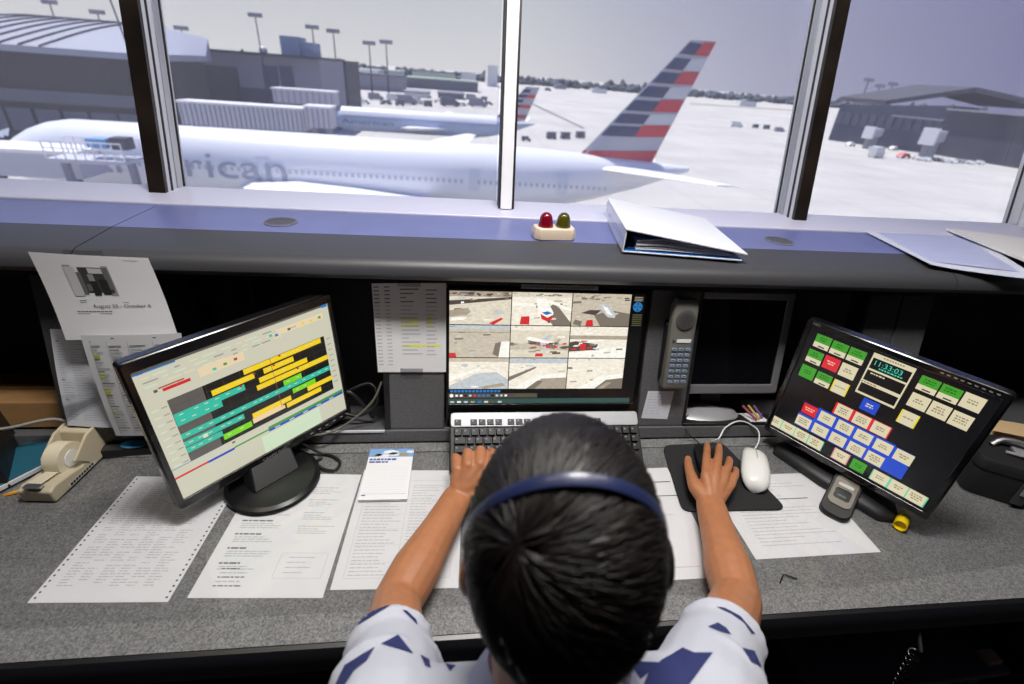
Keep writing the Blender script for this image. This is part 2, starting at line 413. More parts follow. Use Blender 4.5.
# notepad with a picture band
X,w,h = desk_frame((358,500),(408,499),(364,447),DC+.006); w,h=.098,.150
pad = thing('notepad','small white notepad with blue sky picture band across its top','notepad',X.translation-V((0,0,.006)))
mb=MB(X); mb.box((w/2,h/2,-.003),(w,h,.006),paperm); fn=flat_sheet(X)
mb.build('paper_block',pad,smooth=0)
mb=MB(); r=random.Random(4)
sky=mat('print_sky',(120,160,214),.6); sand=mat('print_sand',(170,146,96),.6); cloud=mat('print_cloud',(222,228,236),.6)
mark(mb,fn,0,h-.026,w,h,sky,.0002)
for u,v,a,m in ((.030,h-.022,.016,cloud),(.048,h-.012,.018,cloud),(.056,h-.018,.014,cloud),(.020,h-.020,.010,sand),(.078,h-.019,.012,sand),(.092,h-.010,.010,cloud)):
    pts=[]
    for k in range(10):
        p,n=fn(min(max(u+a*cos(k*pi/5),0),w),min(max(v+a*.42*sin(k*pi/5),h-.0258),h)); pts.append(p+n*.0004)
    mb.quad(pts,m)
words(mb,fn,.004,.062,h-.037,.0055,bluem,r); words(mb,fn,.004,.045,h-.045,.0050,bluem,r)
for k in range(12): mark(mb,fn,.006,h-.056-k*.0068,w-.006,h-.0557-k*.0068,inkl)
mark(mb,fn,.004,.010,.012,.013,bluem); mark(mb,fn,.006,.0145,w-.004,.0149,bluem)
mb.build('printing',pad,smooth=0)
clip=MB(X).box((.058,h+.001,.0015),(.005,.012,.0015),steel).tube([(.058,h-.002,.003),(.058,h+.009,.007)],.0012,steel)
clip.build('clip',pad)
# ------------------------------------------------------------------ monitors
def eul(a,b,c): return M.Rotation(a,4,'Z') @ M.Rotation(b,4,'X') @ M.Rotation(c,4,'Y')
def face_frame(T,w,h):       # local XY in the screen plane, origin at top-left, y downwards is negative, Z towards the viewer
    return T @ M(((1,0,0,-w/2),(0,0,-1,0),(0,1,0,h/2),(0,0,0,1)))
def case(mb,T,w,h,bez,m,back=.03,dep=.022):
    l,r,t,b = bez
    F=face_frame(T,w,h)
    out=rrect(w,h,.008,4,w/2,-h/2); inn=rrect(w-l-r,h-t-b,.002,4,l+(w-l-r)/2,-t-(h-t-b)/2)
    n=len(out); lip=rrect(w-.006,h-.006,.006,4,w/2,-h/2)
    mb.loft([[(x,y,-.006) for x,y in inn],[(x,y,.0) for x,y in inn],[(x,y,.0) for x,y in lip],[(x,y,-.003) for x,y in out],[(x,y,-dep) for x,y in out],
             [(w/2+(x-w/2)*.94,-h/2+(y+h/2)*.92,-dep-.008) for x,y in out],[(w/2+(x-w/2)*.72,-h/2+(y+h/2)*.66,-dep-back) for x,y in out]],m,False,F)
    mb.quad([F@V((w/2+(x-w/2)*.72,-h/2+(y+h/2)*.66,-dep-back)) for x,y in reversed(out)],m)
    return F,(l,t,w-l-r,h-t-b)

# left monitor with the gate chart
LQ=(V((-.3745,.802,.9515)),radians(47.41),radians(-2.84),radians(-.95)); LW,LH=.376,.314
LT=M.Translation(LQ[0])@eul(*LQ[1:])
bc=at(274,481,DC)
lmn=thing('monitor','black monitor showing a chart of yellow and teal bars on white','monitor',(bc.x,bc.y,DC))
mb=MB(); F,(sx,sy,sw,sh)=case(mb,LT,LW,LH,(.0125,.0115,.022,.0215),mat('monitor_black',(17,17,19),.22,coat=.5)); mb.build('casing',lmn,bevel=.0012)
S=F@M.Translation((sx,-sy,-.004))
ui={k:emit('screen_'+k,c,s) for k,(c,s) in dict(white=((214,212,190),.88),grey=((96,92,88),.9),black=((18,18,18),1),teal=((52,190,164),.95),yellow=((240,206,24),1),green=((120,210,24),1),red=((204,38,44),1),blue=((36,72,180),1),leaf=((74,150,60),1),peach=((240,208,164),.95),pale=((208,226,196),.95),txt=((150,150,142),.9),tool=((232,212,176),.95),cyan=((30,120,190),1),line=((160,70,60),1),grid=((70,66,60),1)).items()}
scr=MB(S); scr.rect(0,-sh,sw,0,0,ui['white'])
# chart laid out in fractions of the case, converted to the screen
def U(u): return u*LW-sx
def Vv(v): return -(v*LH-sy)
def R(u0,v0,u1,v1,m,z=.0004): scr.rect(U(u0),Vv(v1),U(u1),Vv(v0),z,ui[m])
R(.034,.072,.966,.086,'grey'); R(.034,.086,.20,.094,'cyan')
R(.93,.072,.966,.092,'cyan',.0006); R(.05,.088,.075,.094,'blue',.0006)
rnd=random.Random(3)
for row,(v,n) in enumerate(((.118,9),(.145,12),(.172,10))):
    u=.06
    for k in range(n):
        w=rnd.uniform(.02,.06); R(u,v,u+w,v+.007,rnd.choice(('txt','pale','tool')),.0004); u+=w+rnd.uniform(.01,.04)
        if u>.92: break
R(.27,.178,.48,.236,'tool'); R(.66,.125,.93,.165,'tool')
for k,(u,v,c) in enumerate(((.33,.21,'teal'),(.38,.205,'leaf'),(.43,.2,'line'),(.62,.14,'teal'),(.65,.15,'cyan'),(.72,.142,'grey'),(.80,.14,'yellow'),(.85,.142,'yellow'),(.90,.14,'leaf'))): R(u,v,u+.016,v+.016,c,.0007)
R(.085,.205,.10,.222,'grey'); R(.118,.213,.232,.232,'red'); R(.105,.200,.21,.208,'line')
R(.118,.29,.913,.715,'black'); R(.118,.29,.265,.715,'grey',.0006)
for k in range(1,9): R(.118,.29+.0472*k,.913,.2915+.0472*k,'grid',.0007)
for k in range(1,10): R(.118+.0795*k,.29,.1192+.0795*k,.715,'grid',.0007)
for u0,u1,v,c,hh in ((.455,.889,.292,'yellow',.036),(.294,.500,.340,'yellow',.036),(.549,.716,.340,'yellow',.036),(.12,.442,.385,'teal',.040),(.517,.789,.388,'yellow',.036),
    (.12,.323,.424,'teal',.042),(.496,.913,.432,'yellow',.036),(.633,.739,.480,'green',.038),(.118,.913,.520,'teal',.036),(.671,.811,.566,'green',.036),(.118,.40,.575,'teal',.036),
    (.439,.654,.604,'yellow',.036),(.755,.913,.602,'yellow',.036),(.118,.284,.618,'teal',.036),(.282,.425,.648,'green',.040),(.433,.611,.640,'peach',.036),(.621,.835,.648,'yellow',.036)):
    R(u0,v,u1,v+hh,c,.0009)
    x=u0+.02
    while x<u1-.03: R(x,v+.014,x+.018,v+.019,'tool' if c=='yellow' else 'pale',.0010); x+=rnd.uniform(.03,.07)
R(.593,.29,.5955,.66,'line',.0011); R(.20,.585,.222,.61,'pale',.0011)
for u,v in ((.64,.292),(.495,.34),(.60,.34),(.72,.432),(.42,.385),(.60,.64)): R(u,v,u+.012,v+.012,'line',.0012)
for k in range(9):
    R(.05,.318+.0472*k,.078,.326+.0472*k,'pale'); R(.088,.318+.0472*k,.112,.324+.0472*k,'txt')
    R(.925,.318+.043*k,.95,.324+.043*k,'txt')
R(.035,.713,.27,.717,'cyan'); R(.31,.728,.325,.74,'grey')
R(.034,.770,.183,.783,'red'); R(.183,.770,.313,.786,'blue'); R(.313,.766,.497,.778,'leaf'); R(.497,.752,.966,.772,'leaf'); R(.497,.772,.966,.790,'blue')
for k in range(5): R(.53+.085*k,.777,.56+.085*k,.784,'pale',.0007)
R(.45,.80,.80,.96,'pale')
scr.build('screen',lmn,smooth=0)
tb=MB(F); tb.text('SAMSUNG',.0115,mat('logo_silver',(150,150,156),.4),M.Translation((LW*.5-.03,-LH+.0062,.0005))); tb.build('brand_lettering',lmn,smooth=0)
tb=MB(F)
for k in range(5): tb.box((LW-.030-.019*k,-LH+.0105,.0004),(.007,.0022,.001),silver)
tb.text('2243',.006,inkm,M.Translation((LW*.47,-.013,.0005))) if False else None
tb.build('buttons',lmn)
st=MB()
nk=LT@V((0,.052,-.06)); 
st.loft([[V((bc.x,bc.y,DC+.014))+M.Rotation(radians(47),3,'Z')@V((a*x,b*y,0)) for x,y in ((-1,-1),(1,-1),(1,1),(-1,1))] for a,b in ((.05,.022),)]+
        [[V((nk.x,nk.y,z))+M.Rotation(radians(47),3,'Z')@V((a*x,b*y,0)) for x,y in ((-1,-1),(1,-1),(1,1),(-1,1))] for a,b,z in ((.040,.018,.84),(.038,.015,nk.z),(.038,.015,nk.z+.06))],blackp)
st.build('stand_neck',lmn,bevel=.004)
MB().lathe([(.090,0),(.092,.004),(.090,.009),(.082,.0125),(.080,.0120),(.050,.0150),(.0001,.0155)],mat('stand_black',(20,20,22),.3),56,M.Translation(bc)).build('stand_base',lmn)

# right touch monitor with coloured keys
RQ=(V((.854,.712,.956)),radians(-57.9),radians(1.47),0.0); RW,RH=.343,.314
RT=M.Translation(RQ[0])@eul(*RQ[1:])
rb=at(845,487,DC)
rmn=thing('touch_monitor','glossy black touch monitor with cream, green and blue on-screen buttons','monitor',(rb.x,rb.y,DC))
mb=MB(); F,(sx,sy,sw,sh)=case(mb,RT,RW,RH,(.012,.012,.014,.018),mat('touch_black',(13,13,16),.16,coat=.6)); mb.build('casing',rmn,bevel=.0012)
S=F@M.Translation((0,0,-.004))
tu={k:emit('touch_'+k,c,s) for k,(c,s) in dict(bg=((10,11,17),.8),cream=((222,212,178),.95),green=((66,158,44),.95),red=((214,40,52),1),blue=((30,72,196),1),yellow=((230,210,50),1),led=((70,206,176),1),txt=((150,140,112),.9),dark=((20,60,60),1),pink=((226,150,150),.9),mint=((110,214,170),.9),gtx=((24,104,24),1),ctx=((238,190,170),1)).items()}
tsc=MB(S); tsc.rect(sx,-RH+.018,RW-.012,-sy,0,tu['bg'])
def T(u0,v0,u1,v1,m,z=.0005): tsc.rect(u0*RW,-v1*RH,u1*RW,-v0*RH,z,tu[m])
rnd=random.Random(8)
def lines(u,v,n,m,w=.06):
    for k in range(n):
        a=rnd.uniform(.55,1)*w/2; 
        x=u-a
        while x<u+a-.004:
            e=min(x+rnd.uniform(.006,.018),u+a); T(x,v-.008*n+.017*k,e,v-.008*n+.017*k+.009,m,.0010); x=e+.004
def key(u,v,kind,w=.088,h=.098):
    a=(u-w/2,v-h/2,u+w/2,v+h/2)
    if kind=='gc': T(*a,'cream'); T(a[0],a[1],a[2],v+h*.10,'green',.0007); lines(u,v-.018,2,'gtx'); T(u-.016,v+h*.33,u+.022,v+h*.42,'dark',.0008)
    elif kind=='g': T(*a,'green'); lines(u,v,2,'gtx')
    elif kind=='r': T(*a,'red'); lines(u,v,2,'ctx')
    elif kind=='y': T(*a,'yellow'); T(a[0]+.008,a[1],a[2]-.008,a[3],'cream',.0007); lines(u,v,1 if rnd.random()<.5 else 2,'txt')
    elif kind=='b': T(*a,'blue'); lines(u,v,2,'cream',.05)
    else: T(*a,'cream'); lines(u,v,rnd.choice((2,3)),'txt')
for u,v,k in ((.128,.132,'gc'),(.225,.134,'gc'),(.322,.133,'gc'),(.12,.257,'gc'),(.219,.252,'r'),(.317,.256,'c'),(.117,.385,'g'),(.216,.388,'gc'),(.316,.391,'y'),
    (.684,.134,'gc'),(.780,.134,'gc'),(.876,.130,'c'),(.685,.258,'c'),(.780,.258,'c'),(.876,.261,'c'),(.682,.392,'y')): key(u,v,k)
key(.495,.425,'b',.088,.09)
T(.395,.062,.605,.368,'cream'); T(.403,.095,.597,.172,'dark',.0007); T(.404,.096,.596,.171,'bg',.0008); T(.403,.185,.597,.262,'bg',.0008); T(.403,.285,.597,.352,'bg',.0008)
lines(.5,.08,1,'txt',.15); lines(.46,.205,1,'cream',.10); lines(.44,.278,1,'txt',.09)
tsc.text('11:33:03',.0150,tu['led'],M.Translation((.412*RW,-.141*RH,.0011))); lines(.51,.158,1,'led',.14)
T(.165,.605,.702,.815,'blue',.0004); T(.595,.655,.795,.815,'blue',.0004); T(.265,.600,.80,.66,'blue',.00035)
T(.165,.606,.262,.706,'bg',.00045); T(.700,.6,.81,.61,'bg',.00045)
key(.217,.655,'r',.088,.085)
for k,u in enumerate((.324,.432,.540,.648,.755)): key(u,.655,'c',.090,.085)
for k,u in enumerate((.211,.320,.428,.536,.641)): key(u,.767,'c',.090,.085)
T(.69,.71,.80,.815,'blue',.00042)
for u in (.387,.490,.592): T(u-.052,.497,u+.052,.592,'red',.0004); key(u+.002,.545,'c',.086,.088)
for k,u in enumerate((.052,.143,.233,.325)): T(u-.047,.838,u+.047,.925,'mint',.0004); key(u,.881,'c',.084,.087)
T(.436,.832,.530,.925,'pink',.0004); key(.483,.878,'c',.080,.085); key(.589,.880,'g',.080,.085)
for u in (.711,.808,.900): T(u-.048,.838,u+.050,.925,'mint',.0004); key(u,.881,'c',.085,.087)
tsc.build('screen',rmn,smooth=0)
tb=MB(F); tb.text('NEC',.008,mat('logo_grey',(150,152,160),.4),M.Translation((.014,-.0095,.0005))); tb.build('brand_lettering',rmn,smooth=0)
tb=MB(F)
for k in range(9): tb.box((RW-.10+.010*k,-.0075,.0003),(.005,.0022,.0008),silver)
tb.build('buttons',rmn)
# wide shallow foot
ax=(at(900,517,DC)-at(775,441,DC)); L=ax.length; ax.normalize(); ay=V((0,0,1)).cross(ax)
FR=frame(at(775,441,DC)*.5+at(900,517,DC)*.5-ay*.022,ax,ay)
mb=MB(FR); n=20
foot=[(-L/2+.01,0),(-L*.42,-.030),(0,-.040),(L*.42,-.034),(L/2-.004,-.012),(L/2,.006),(L*.40,.060),(0,.085),(-L*.40,.06)]
def scaled(k,z): return [(x*k,y*k,z) for x,y in foot]
mb.loft([scaled(1,0),scaled(1.005,.006),scaled(.97,.014),scaled(.80,.020),scaled(.5,.026)],mat('foot_black',(26,26,28),.5)); mb.build('stand_base',rmn,smooth=50)
rk=RT@V((0,.045,-.10)); q=FR@V((0,.03,.02))
MB().loft([[V((q.x,q.y,DC+.018))+ax*a*x+ay*b*y for x,y in ((-1,-1),(1,-1),(1,1),(-1,1))] for a,b in ((.06,.02),)]+[[rk+V((0,0,dz))+ax*a*x+ay*b*y for x,y in ((-1,-1),(1,-1),(1,1),(-1,1))] for a,b,dz in ((.045,.018,-.03),(.045,.018,.12))],blackp).build('stand_neck',rmn,bevel=.003)

# surveillance monitor set flush in the console
def PP(u,v,z=0): return PM@V((u,v,z))
ctr=thing('surveillance_monitor','wide black monitor with a grid of nine ramp camera views','monitor',PP(.216,.05))
CW,CH=.468,.318
CT=PM@M.Translation((.2155,.217,.004))@M(((1,0,0,0),(0,0,1,0),(0,-1,0,0),(0,0,0,1)))
mb=MB(); F,(sx,sy,sw,sh)=case(mb,CT,CW,CH,(.006,.012,.008,.040),mat('wide_black',(14,14,15),.2)); mb.build('casing',ctr,bevel=.001)
S=F@M.Translation((sx,-sy,-.003)); cs=MB(S)
cv={k:emit('cctv_'+k,c,s) for k,(c,s) in dict(a=((226,218,200),1.05),b=((208,198,180),1),c=((240,234,220),1.1),d=((128,118,106),1),e=((84,76,70),1),w=((250,248,240),1.1),r=((214,52,58),1),k=((12,12,13),1),n=((178,166,150),1),bl=((40,120,190),1),o=((90,88,60),1),g=((110,140,120),.8),s=((200,208,214),1),tk=((60,90,86),.8)).items()}
for k_ in 'abcnsw':
    m_=cv[k_]; nt_=m_.node_tree; b_=nt_.nodes['Principled BSDF']; n_=nt_.nodes.new('ShaderNodeTexNoise'); n_.inputs['Scale'].default_value=90; n_.inputs['Detail'].default_value=6; n_.inputs['Roughness'].default_value=.75
    t_=nt_.nodes.new('ShaderNodeTexCoord'); mp_=nt_.nodes.new('ShaderNodeMapping'); mp_.inputs['Scale'].default_value=(1,1,2.6); nt_.links.new(t_.outputs['Object'],mp_.inputs[0]); nt_.links.new(mp_.outputs[0],n_.inputs['Vector'])
    r_=nt_.nodes.new('ShaderNodeValToRGB'); c_=b_.inputs['Emission Color'].default_value[:]; r_.color_ramp.elements[0].position=.30; r_.color_ramp.elements[1].position=.62
    r_.color_ramp.elements[0].color=(c_[0]*.76,c_[1]*.74,c_[2]*.70,1); r_.color_ramp.elements[1].color=(min(1,c_[0]*1.06),min(1,c_[1]*1.05),min(1,c_[2]*1.04),1)
    nt_.links.new(n_.outputs['Fac'],r_.inputs[0]); nt_.links.new(r_.outputs[0],b_.inputs['Emission Color'])
cs.rect(0,-sh,sw,0,0,cv['k'])
gw,gh=(sw*.928)/3,(sh*.868)/3.02
def P2(i,j,pts,m,z):          # polygon in one camera view, coordinates 0..1, y down, clipped to the cell
    x0,y0=i*gw+.001,-j*gh-.001; a,b=gw-.002,gh-.002
    cs.quad([(x0+min(max(x,0),1)*a,y0-min(max(y,0),1)*b,z) for x,y in pts],cv[m])
def jit(pts,r): return pts
rnd=random.Random(5)
for j in range(3):
    for i in range(3): P2(i,j,[(0,1),(1,1),(1,0),(0,0)],('a','c','b')[(i+2*j)%3] if j<2 else 'c',.0003)
def band(i,j,y0,y1,m,z=.0005,sl=0): P2(i,j,[(0,y1),(1,y1+sl),(1,y0+sl),(0,y0)],m,z)
def specks(i,j,x0,y0,x1,y1,n,ms,z=.0008,sz=.05):
    for k in range(n):
        x,y=rnd.uniform(x0,x1),rnd.uniform(y0,y1); w,h=rnd.uniform(.3,1)*sz,rnd.uniform(.2,.6)*sz
        P2(i,j,[(x-w,y+h),(x+w,y+h*.6),(x+w,y-h),(x-w,y-h*.7)],rnd.choice(ms),z+k*1e-6)
def plane(i,j,x,y,s,ang=0,z=.0010):
    def rot(pts): return [(x+s*(p*cos(ang)-q*sin(ang)),y+s*(p*sin(ang)+q*cos(ang))*1.6) for p,q in pts]
    P2(i,j,rot([(-.6,.10),(.7,.02),(.7,.28),(-.5,.26)]),'d',z)
    P2(i,j,rot([(-.15,.02),(.25,.45),(.40,.45),(.2,.0),(.45,-.40),(.30,-.40)]),'s',z+.0001)
    P2(i,j,rot([(-.7,.03),(-.55,.1),(.6,.06),(.75,-.02),(.6,-.07),(-.55,-.09)]),'w',z+.0002)
    P2(i,j,rot([(.55,-.02),(.75,-.02),(.85,-.26),(.76,-.26)]),'n',z+.0003)
# the nine views: aprons, parked airliners, red tugs, piers
band(0,0,0,.16,'n'); specks(0,0,.02,.03,.98,.14,26,('e','d','b'),sz=.06); band(0,0,.28,.34,'d',sl=-.12); P2(0,0,[(0,.30),(0,.42),(1,.22),(1,.15)],'e',.0006)
P2(0,0,[(.0,.78),(.28,.72),(.34,.62),(.3,.5),(0,.58)],'n',.0007); P2(0,0,[(.02,.9),(.22,.86),(.30,.78),(.04,.80)],'w',.0008); P2(0,0,[(.64,.96),(.72,1),(.88,.82),(.84,.78)],'r',.0009); P2(0,0,[(.7,.66),(.9,.66),(.88,.58),(.76,.56)],'s',.0009)
band(1,0,0,.14,'a'); specks(1,0,.3,.04,.8,.12,8,('e','d')); P2(1,0,[(.52,.55),(.70,1),(1,1),(1,.9),(.72,.30)],'d',.0006); P2(1,0,[(.36,.34),(.62,.92),(.66,.92),(.52,.30)],'e',.0007)
P2(1,0,[(.40,.20),(.44,.62),(.50,.80),(.60,.86),(.68,.78),(.70,.60),(.56,.18)],'w',.0010); P2(1,0,[(.48,.64),(.50,.80),(.60,.88),(.68,.80),(.70,.66),(.6,.76)],'r',.0011); P2(1,0,[(.50,.60),(.58,.68),(.68,.62),(.60,.56)],'bl',.0012)
P2(1,0,[(0,.40),(.40,.42),(.42,.36),(0,.30)],'w',.0009); P2(1,0,[(.14,.98),(.30,.98),(.30,.72),(.16,.74)],'r',.0010); P2(1,0,[(.60,.30),(1,.55),(1,.48),(.62,.22)],'w',.0009)
band(2,0,0,.22,'b'); specks(2,0,.02,.06,.98,.2,18,('d','n','e')); P2(2,0,[(.38,.66),(.5,1),(1,1),(1,.6),(.66,.5)],'d',.0006); P2(2,0,[(.15,.6),(.4,.66),(.5,.5),(.3,.5)],'e',.0007)
P2(2,0,[(.46,.30),(.52,.55),(.62,.72),(.74,.74),(.76,.62),(.62,.38),(.54,.28)],'s',.0010); P2(2,0,[(.5,.34),(.6,.6),(.7,.66),(.6,.42)],'w',.0011); P2(2,0,[(.24,1),(.38,1),(.36,.8),(.26,.82)],'r',.0010); P2(2,0,[(.02,.95),(.16,1),(.18,.86),(.06,.8)],'d',.001)
band(0,1,0,.12,'s'); band(0,1,.2,.23,'n'); P2(0,1,[(.82,1),(1,1),(1,.48),(.86,.5)],'w',.0009); P2(0,1,[(.72,.9),(.84,1),(.86,.5),(.76,.55)],'d',.0008); P2(0,1,[(0,1),(.12,1),(.1,.86),(0,.86)],'r',.0009); specks(0,1,.1,.2,.7,.85,14,('n','b','s'),sz=.05)
band(1,1,0,.14,'c'); band(1,1,.55,.75,'b'); plane(1,1,.52,.46,.38,.22); specks(1,1,.3,.5,.98,.86,22,('e','d','r','n'),.0014,.07); P2(1,1,[(.42,.96),(.56,.96),(.56,.86),(.44,.86)],'r',.0016); P2(1,1,[(.0,.62),(.06,.62),(.06,.52),(0,.52)],'d',.001)
band(2,1,0,.16,'c'); band(2,1,.28,.40,'n'); P2(2,1,[(0,1),(1,1),(1,.62),(.5,.72),(0,.86)],'w',.0006); P2(2,1,[(0,.80),(.45,.74),(.5,.56),(.1,.46),(0,.5)],'e',.0008); specks(2,1,.02,.45,.5,.78,14,('r','d','w','e'),.0010,.06); P2(2,1,[(.18,.74),(.28,.74),(.28,.54),(.18,.54)],'r',.0020); P2(2,1,[(.3,.5),(.6,.44),(.6,.40),(.3,.44)],'w',.0018)
band(0,2,0,.12,'b'); P2(0,2,[(0,.9),(.45,.5),(.8,.45),(1,.7),(1,1),(0,1)],'s',.0006); P2(0,2,[(.0,.62),(.5,.3),(.55,.36),(0,.76)],'w',.0008); P2(0,2,[(.5,.95),(.9,.8),(.96,.9),(.6,1)],'n',.0008)
band(1,2,0,.16,'s'); P2(1,2,[(0,.74),(.45,.32),(.46,.26),(0,.6)],'d',.0007); P2(1,2,[(.10,1),(.46,.52),(.95,.5),(1,.62),(.56,.66),(.34,1)],'w',.0009); P2(1,2,[(.34,1),(.56,.66),(1,.62),(1,1)],'n',.0008); P2(1,2,[(.3,1),(.5,.72),(.6,.74),(.45,1)],'d',.0010)
band(2,2,0,.12,'c'); P2(2,2,[(.2,1),(.6,.55),(.95,.5),(1,.64),(.7,.7),(.5,1)],'w',.0008); P2(2,2,[(.5,1),(.7,.7),(1,.64),(1,1)],'d',.0007); P2(2,2,[(.0,.34),(.08,.34),(.08,.28),(0,.28)],'d',.0008); P2(2,2,[(.55,1),(.72,.78),(.8,.8),(.66,1)],'n',.0009)
for j in range(3):
    for i in range(3): specks(i,j,.05,.18,.95,.95,8,('n','b','a','d','s','w'),.00065,.075)
for j in range(3):
    for i in range(3): specks(i,j,.02,.02,.5,.05,4,('d','n'),.0022,.02)
y=-gh*3-.002
for k in range(14): cs.rect(.004+k*.0085,y-.006,.0105+k*.0085,y,.0005,cv['bl'])
cs.rect(0,y-.0195,.21,y-.0085,.0004,cv['e']); cs.lathe([(.0045,0),(.0001,.0001)],cv['w'],16,M.Translation((.007,y-.014,.0006)))
for k,m in enumerate(('w','w','k','s','r','bl','bl','bl','k','s','s','w')): cs.rect(.016+k*.0105,y-.0165,.022+k*.0105,y-.0115,.0006,cv[m])
cs.rect(.155,y-.0165,.205,y-.0115,.0006,cv['o']); cs.rect(0,-sh+.001,sw-.01,y-.0215,.0004,cv['tk'])
for k in range(8): cs.rect(.004+k*.016,-sh+.003,.013+k*.016,-sh+.0075,.0006,cv[('s','w','s','n','bl','a','o','s')[k]])
x0=gw*3+.003; 
cs.rect(x0,-.075,sw-.002,-.004,.0003,cv['k']); cs.lathe([(.0115,0),(.0001,.0002)],cv['bl'],20,M.Translation((x0+.0135,-.030,.0005)))
for a in range(4): cs.quad([(x0+.0135+.010*cos(a*pi/2+t),-.030+.010*sin(a*pi/2+t),.0009) for t in (-.25,.25)]+[(x0+.0135,-.030,.0009)],cv['tk'])
for k in range(6): cs.rect(x0+.003,-.050-k*.005,x0+.026,-.0475-k*.005,.0006,cv['o'])
for k in range(3): cs.rect(x0+.004,-.008-k*.004,x0+.024,-.0065-k*.004,.0006,cv['n'])
cs.build('screen',ctr,smooth=0)
tb=MB(F)
for k in range(6): tb.box((CW-.085+.013*k,-CH+.013,.0004),(.006,.0016,.0008),silver)
tb.build('buttons',ctr)
# printed strip taped over the monitor
mb=MB(PM); rr=random.Random(9); mb.box((.234,.3805,.0055),(.176,.010,.0012),mat('strip_grey',(150,150,154),.6)); fn=flat_sheet(PM)
lsx=tag(mb.build('label_strip',smooth=0),'grey printed strip above the screen of nine camera views','label')
ls2=MB(); words(ls2,lambda u,v:(PM@V((u,v,.0062)),PM.to_3x3()@V((0,0,1))),.152,.315,.3785,.0038,inkm,rr); ls2.build('printing',lsx,smooth=0)

# keyboard: its rear edge rests on the rail
ka,kb = PM@V((-.009,.089,.030)), PM@V((.437,.089,.030)); kw=(kb-ka).length
kd=(V((0,.775,.763))-V((0,ka.y,ka.z))); kl=kd.length
KX=frame(ka,(1,0,0),-kd)      # local X right, Y away from the person, Z up out of the keys
kbd=thing('keyboard','black keyboard with a silver top strip in front of the camera views','keyboard',(ka+kb)/2+kd*.5)
mb=MB(KX); mb.box((kw/2,-kl/2,-.006),(kw,kl,.014),blackp); mb.build('case',kbd,bevel=.003)
mb=MB(KX); mb.prism(rrect(kw-.004,.034,.008,4,kw/2,-.018),0,.005,mat('strip_silver',(172,174,180),.32,metal=.3)); mb.text('hp',.011,inkd,M.Translation((kw*.55,-.011,.0052))); mb.build('top_strip',kbd,bevel=.0015)
mb=MB(KX); km=mat('key_black',(22,22,24),.45); kt=mat('key_print',(128,128,132),.6)
def keycap(x,y,w,h):
    mb.loft([[(x,y-h,.001),(x+w,y-h,.001),(x+w,y,.001),(x,y,.001)],[(x+.0015,y-h+.002,.008),(x+w-.0015,y-h+.002,.008),(x+w-.0015,y-.001,.008),(x+.0015,y-.001,.008)]],km)
    mb.rect(x+.004,y-.0065,x+.008,y-.003,.0083,kt)
def krow(x,y,ws,h=.0165):
    for w in ws:
        if w>0: keycap(x,y,w*.0190-.002,h)
        x+=abs(w)*.0190
x0=.010
krow(x0,-.017,[1,-.9,1,1,1,1,-.5,1,1,1,1,-.5,1,1,1,1,-.3,1,1,1],.015)
krow(x0,-.039,[1]*13+[2,-.3,1,1,1,-.3,1,1,1,1]); krow(x0,-.058,[1.5]+[1]*12+[1.5,-.3,1,1,1,-.3,1,1,1,1])
krow(x0,-.077,[1.75]+[1]*11+[2.25,-3.6,1,1,1,1]); krow(x0,-.096,[2.25]+[1]*10+[2.75,-1.3,1,-1.3,1,1,1,1]); krow(x0,-.115,[1.25]*3+[6.25]+[1.25]*4+[-.3,1,1,1,-.3,2,1,1])
mb.build('keys',kbd,smooth=0)

# handset on the column
px=[panel(*q,.03) for q in ((676,299),(701,299),(686,389),(660,389))]
hs=thing('telephone_handset','dark grey telephone handset hanging on the column by the wide monitor','telephone',PP(.54,.13))
top=V(((px[0][0]+px[1][0])/2,(px[0][1]+px[1][1])/2,.034)); bot=V(((px[2][0]+px[3][0])/2,(px[2][1]+px[3][1])/2,.030))
yv=(top-bot); hl=yv.length
HX=PM@frame((bot+top)/2,V((1,0,0)),yv)
hg=mat('handset_grey',(112,111,106),.45,bump=.1,bscale=800)
mb=MB(HX)
def hsec(y,w,z,t): return [(x,y,z+q) for x,q in ((-w/2,-t),(w/2,-t),(w/2,-.004),(w/2-.006,0),(-w/2+.006,0),(-w/2,-.004))]
mb.loft([hsec(-hl/2,.058,.0,.022),hsec(-hl/2+.012,.061,.004,.028),hsec(0,.058,.002,.020),hsec(hl/2-.06,.060,.004,.022),hsec(hl/2-.02,.058,.006,.028),hsec(hl/2,.044,.001,.022)],hg)
mb.build('handset_body',hs,smooth=40,bevel=.0025)
mb=MB(HX@M.Translation((0,hl/2-.047,.0050))); mb.lathe([(.0235,0),(.0235,.0015),(.0215,.0022),(.0001,.0012)],mat('earpiece',(78,78,77),.5),32)
for i in range(-6,7):
    for j in range(-6,7):
        if (i*i+j*j)<30: mb.box((i*.0032,j*.0032,.0021),(.0014,.0014,.0006),hole)
mb.build('earpiece',hs)
mb=MB(HX); mb.box((.004,hl/2-.098,.0032),(.034,.008,.0014),paperm); mb.box((-.021,hl/2-.098,.0034),(.004,.004,.001),inkd); mb.build('name_label',hs)
mb=MB(HX); kk=mat('phone_key',(132,152,178),.4)
for j in range(7):
    for i in range(3):
        mb.prism(rrect(.0115,.0065,.002,3,-.0165+i*.0165,hl/2-.118-j*.0134),.0025,.0058,kk)
        mb.rect(-.0185+i*.0165,hl/2-.119-j*.0134,-.0145+i*.0165,hl/2-.117-j*.0134,.0060,inkd)
mb.build('keypad',hs)
MB(PM).loft([[(.490,.16,.001),(.556,.16,.001),(.556,.31,.001),(.490,.31,.001)],[(.495,.17,.016),(.552,.17,.016),(.552,.30,.016),(.495,.30,.016)]],blackp).build('cradle',hs,bevel=.003)
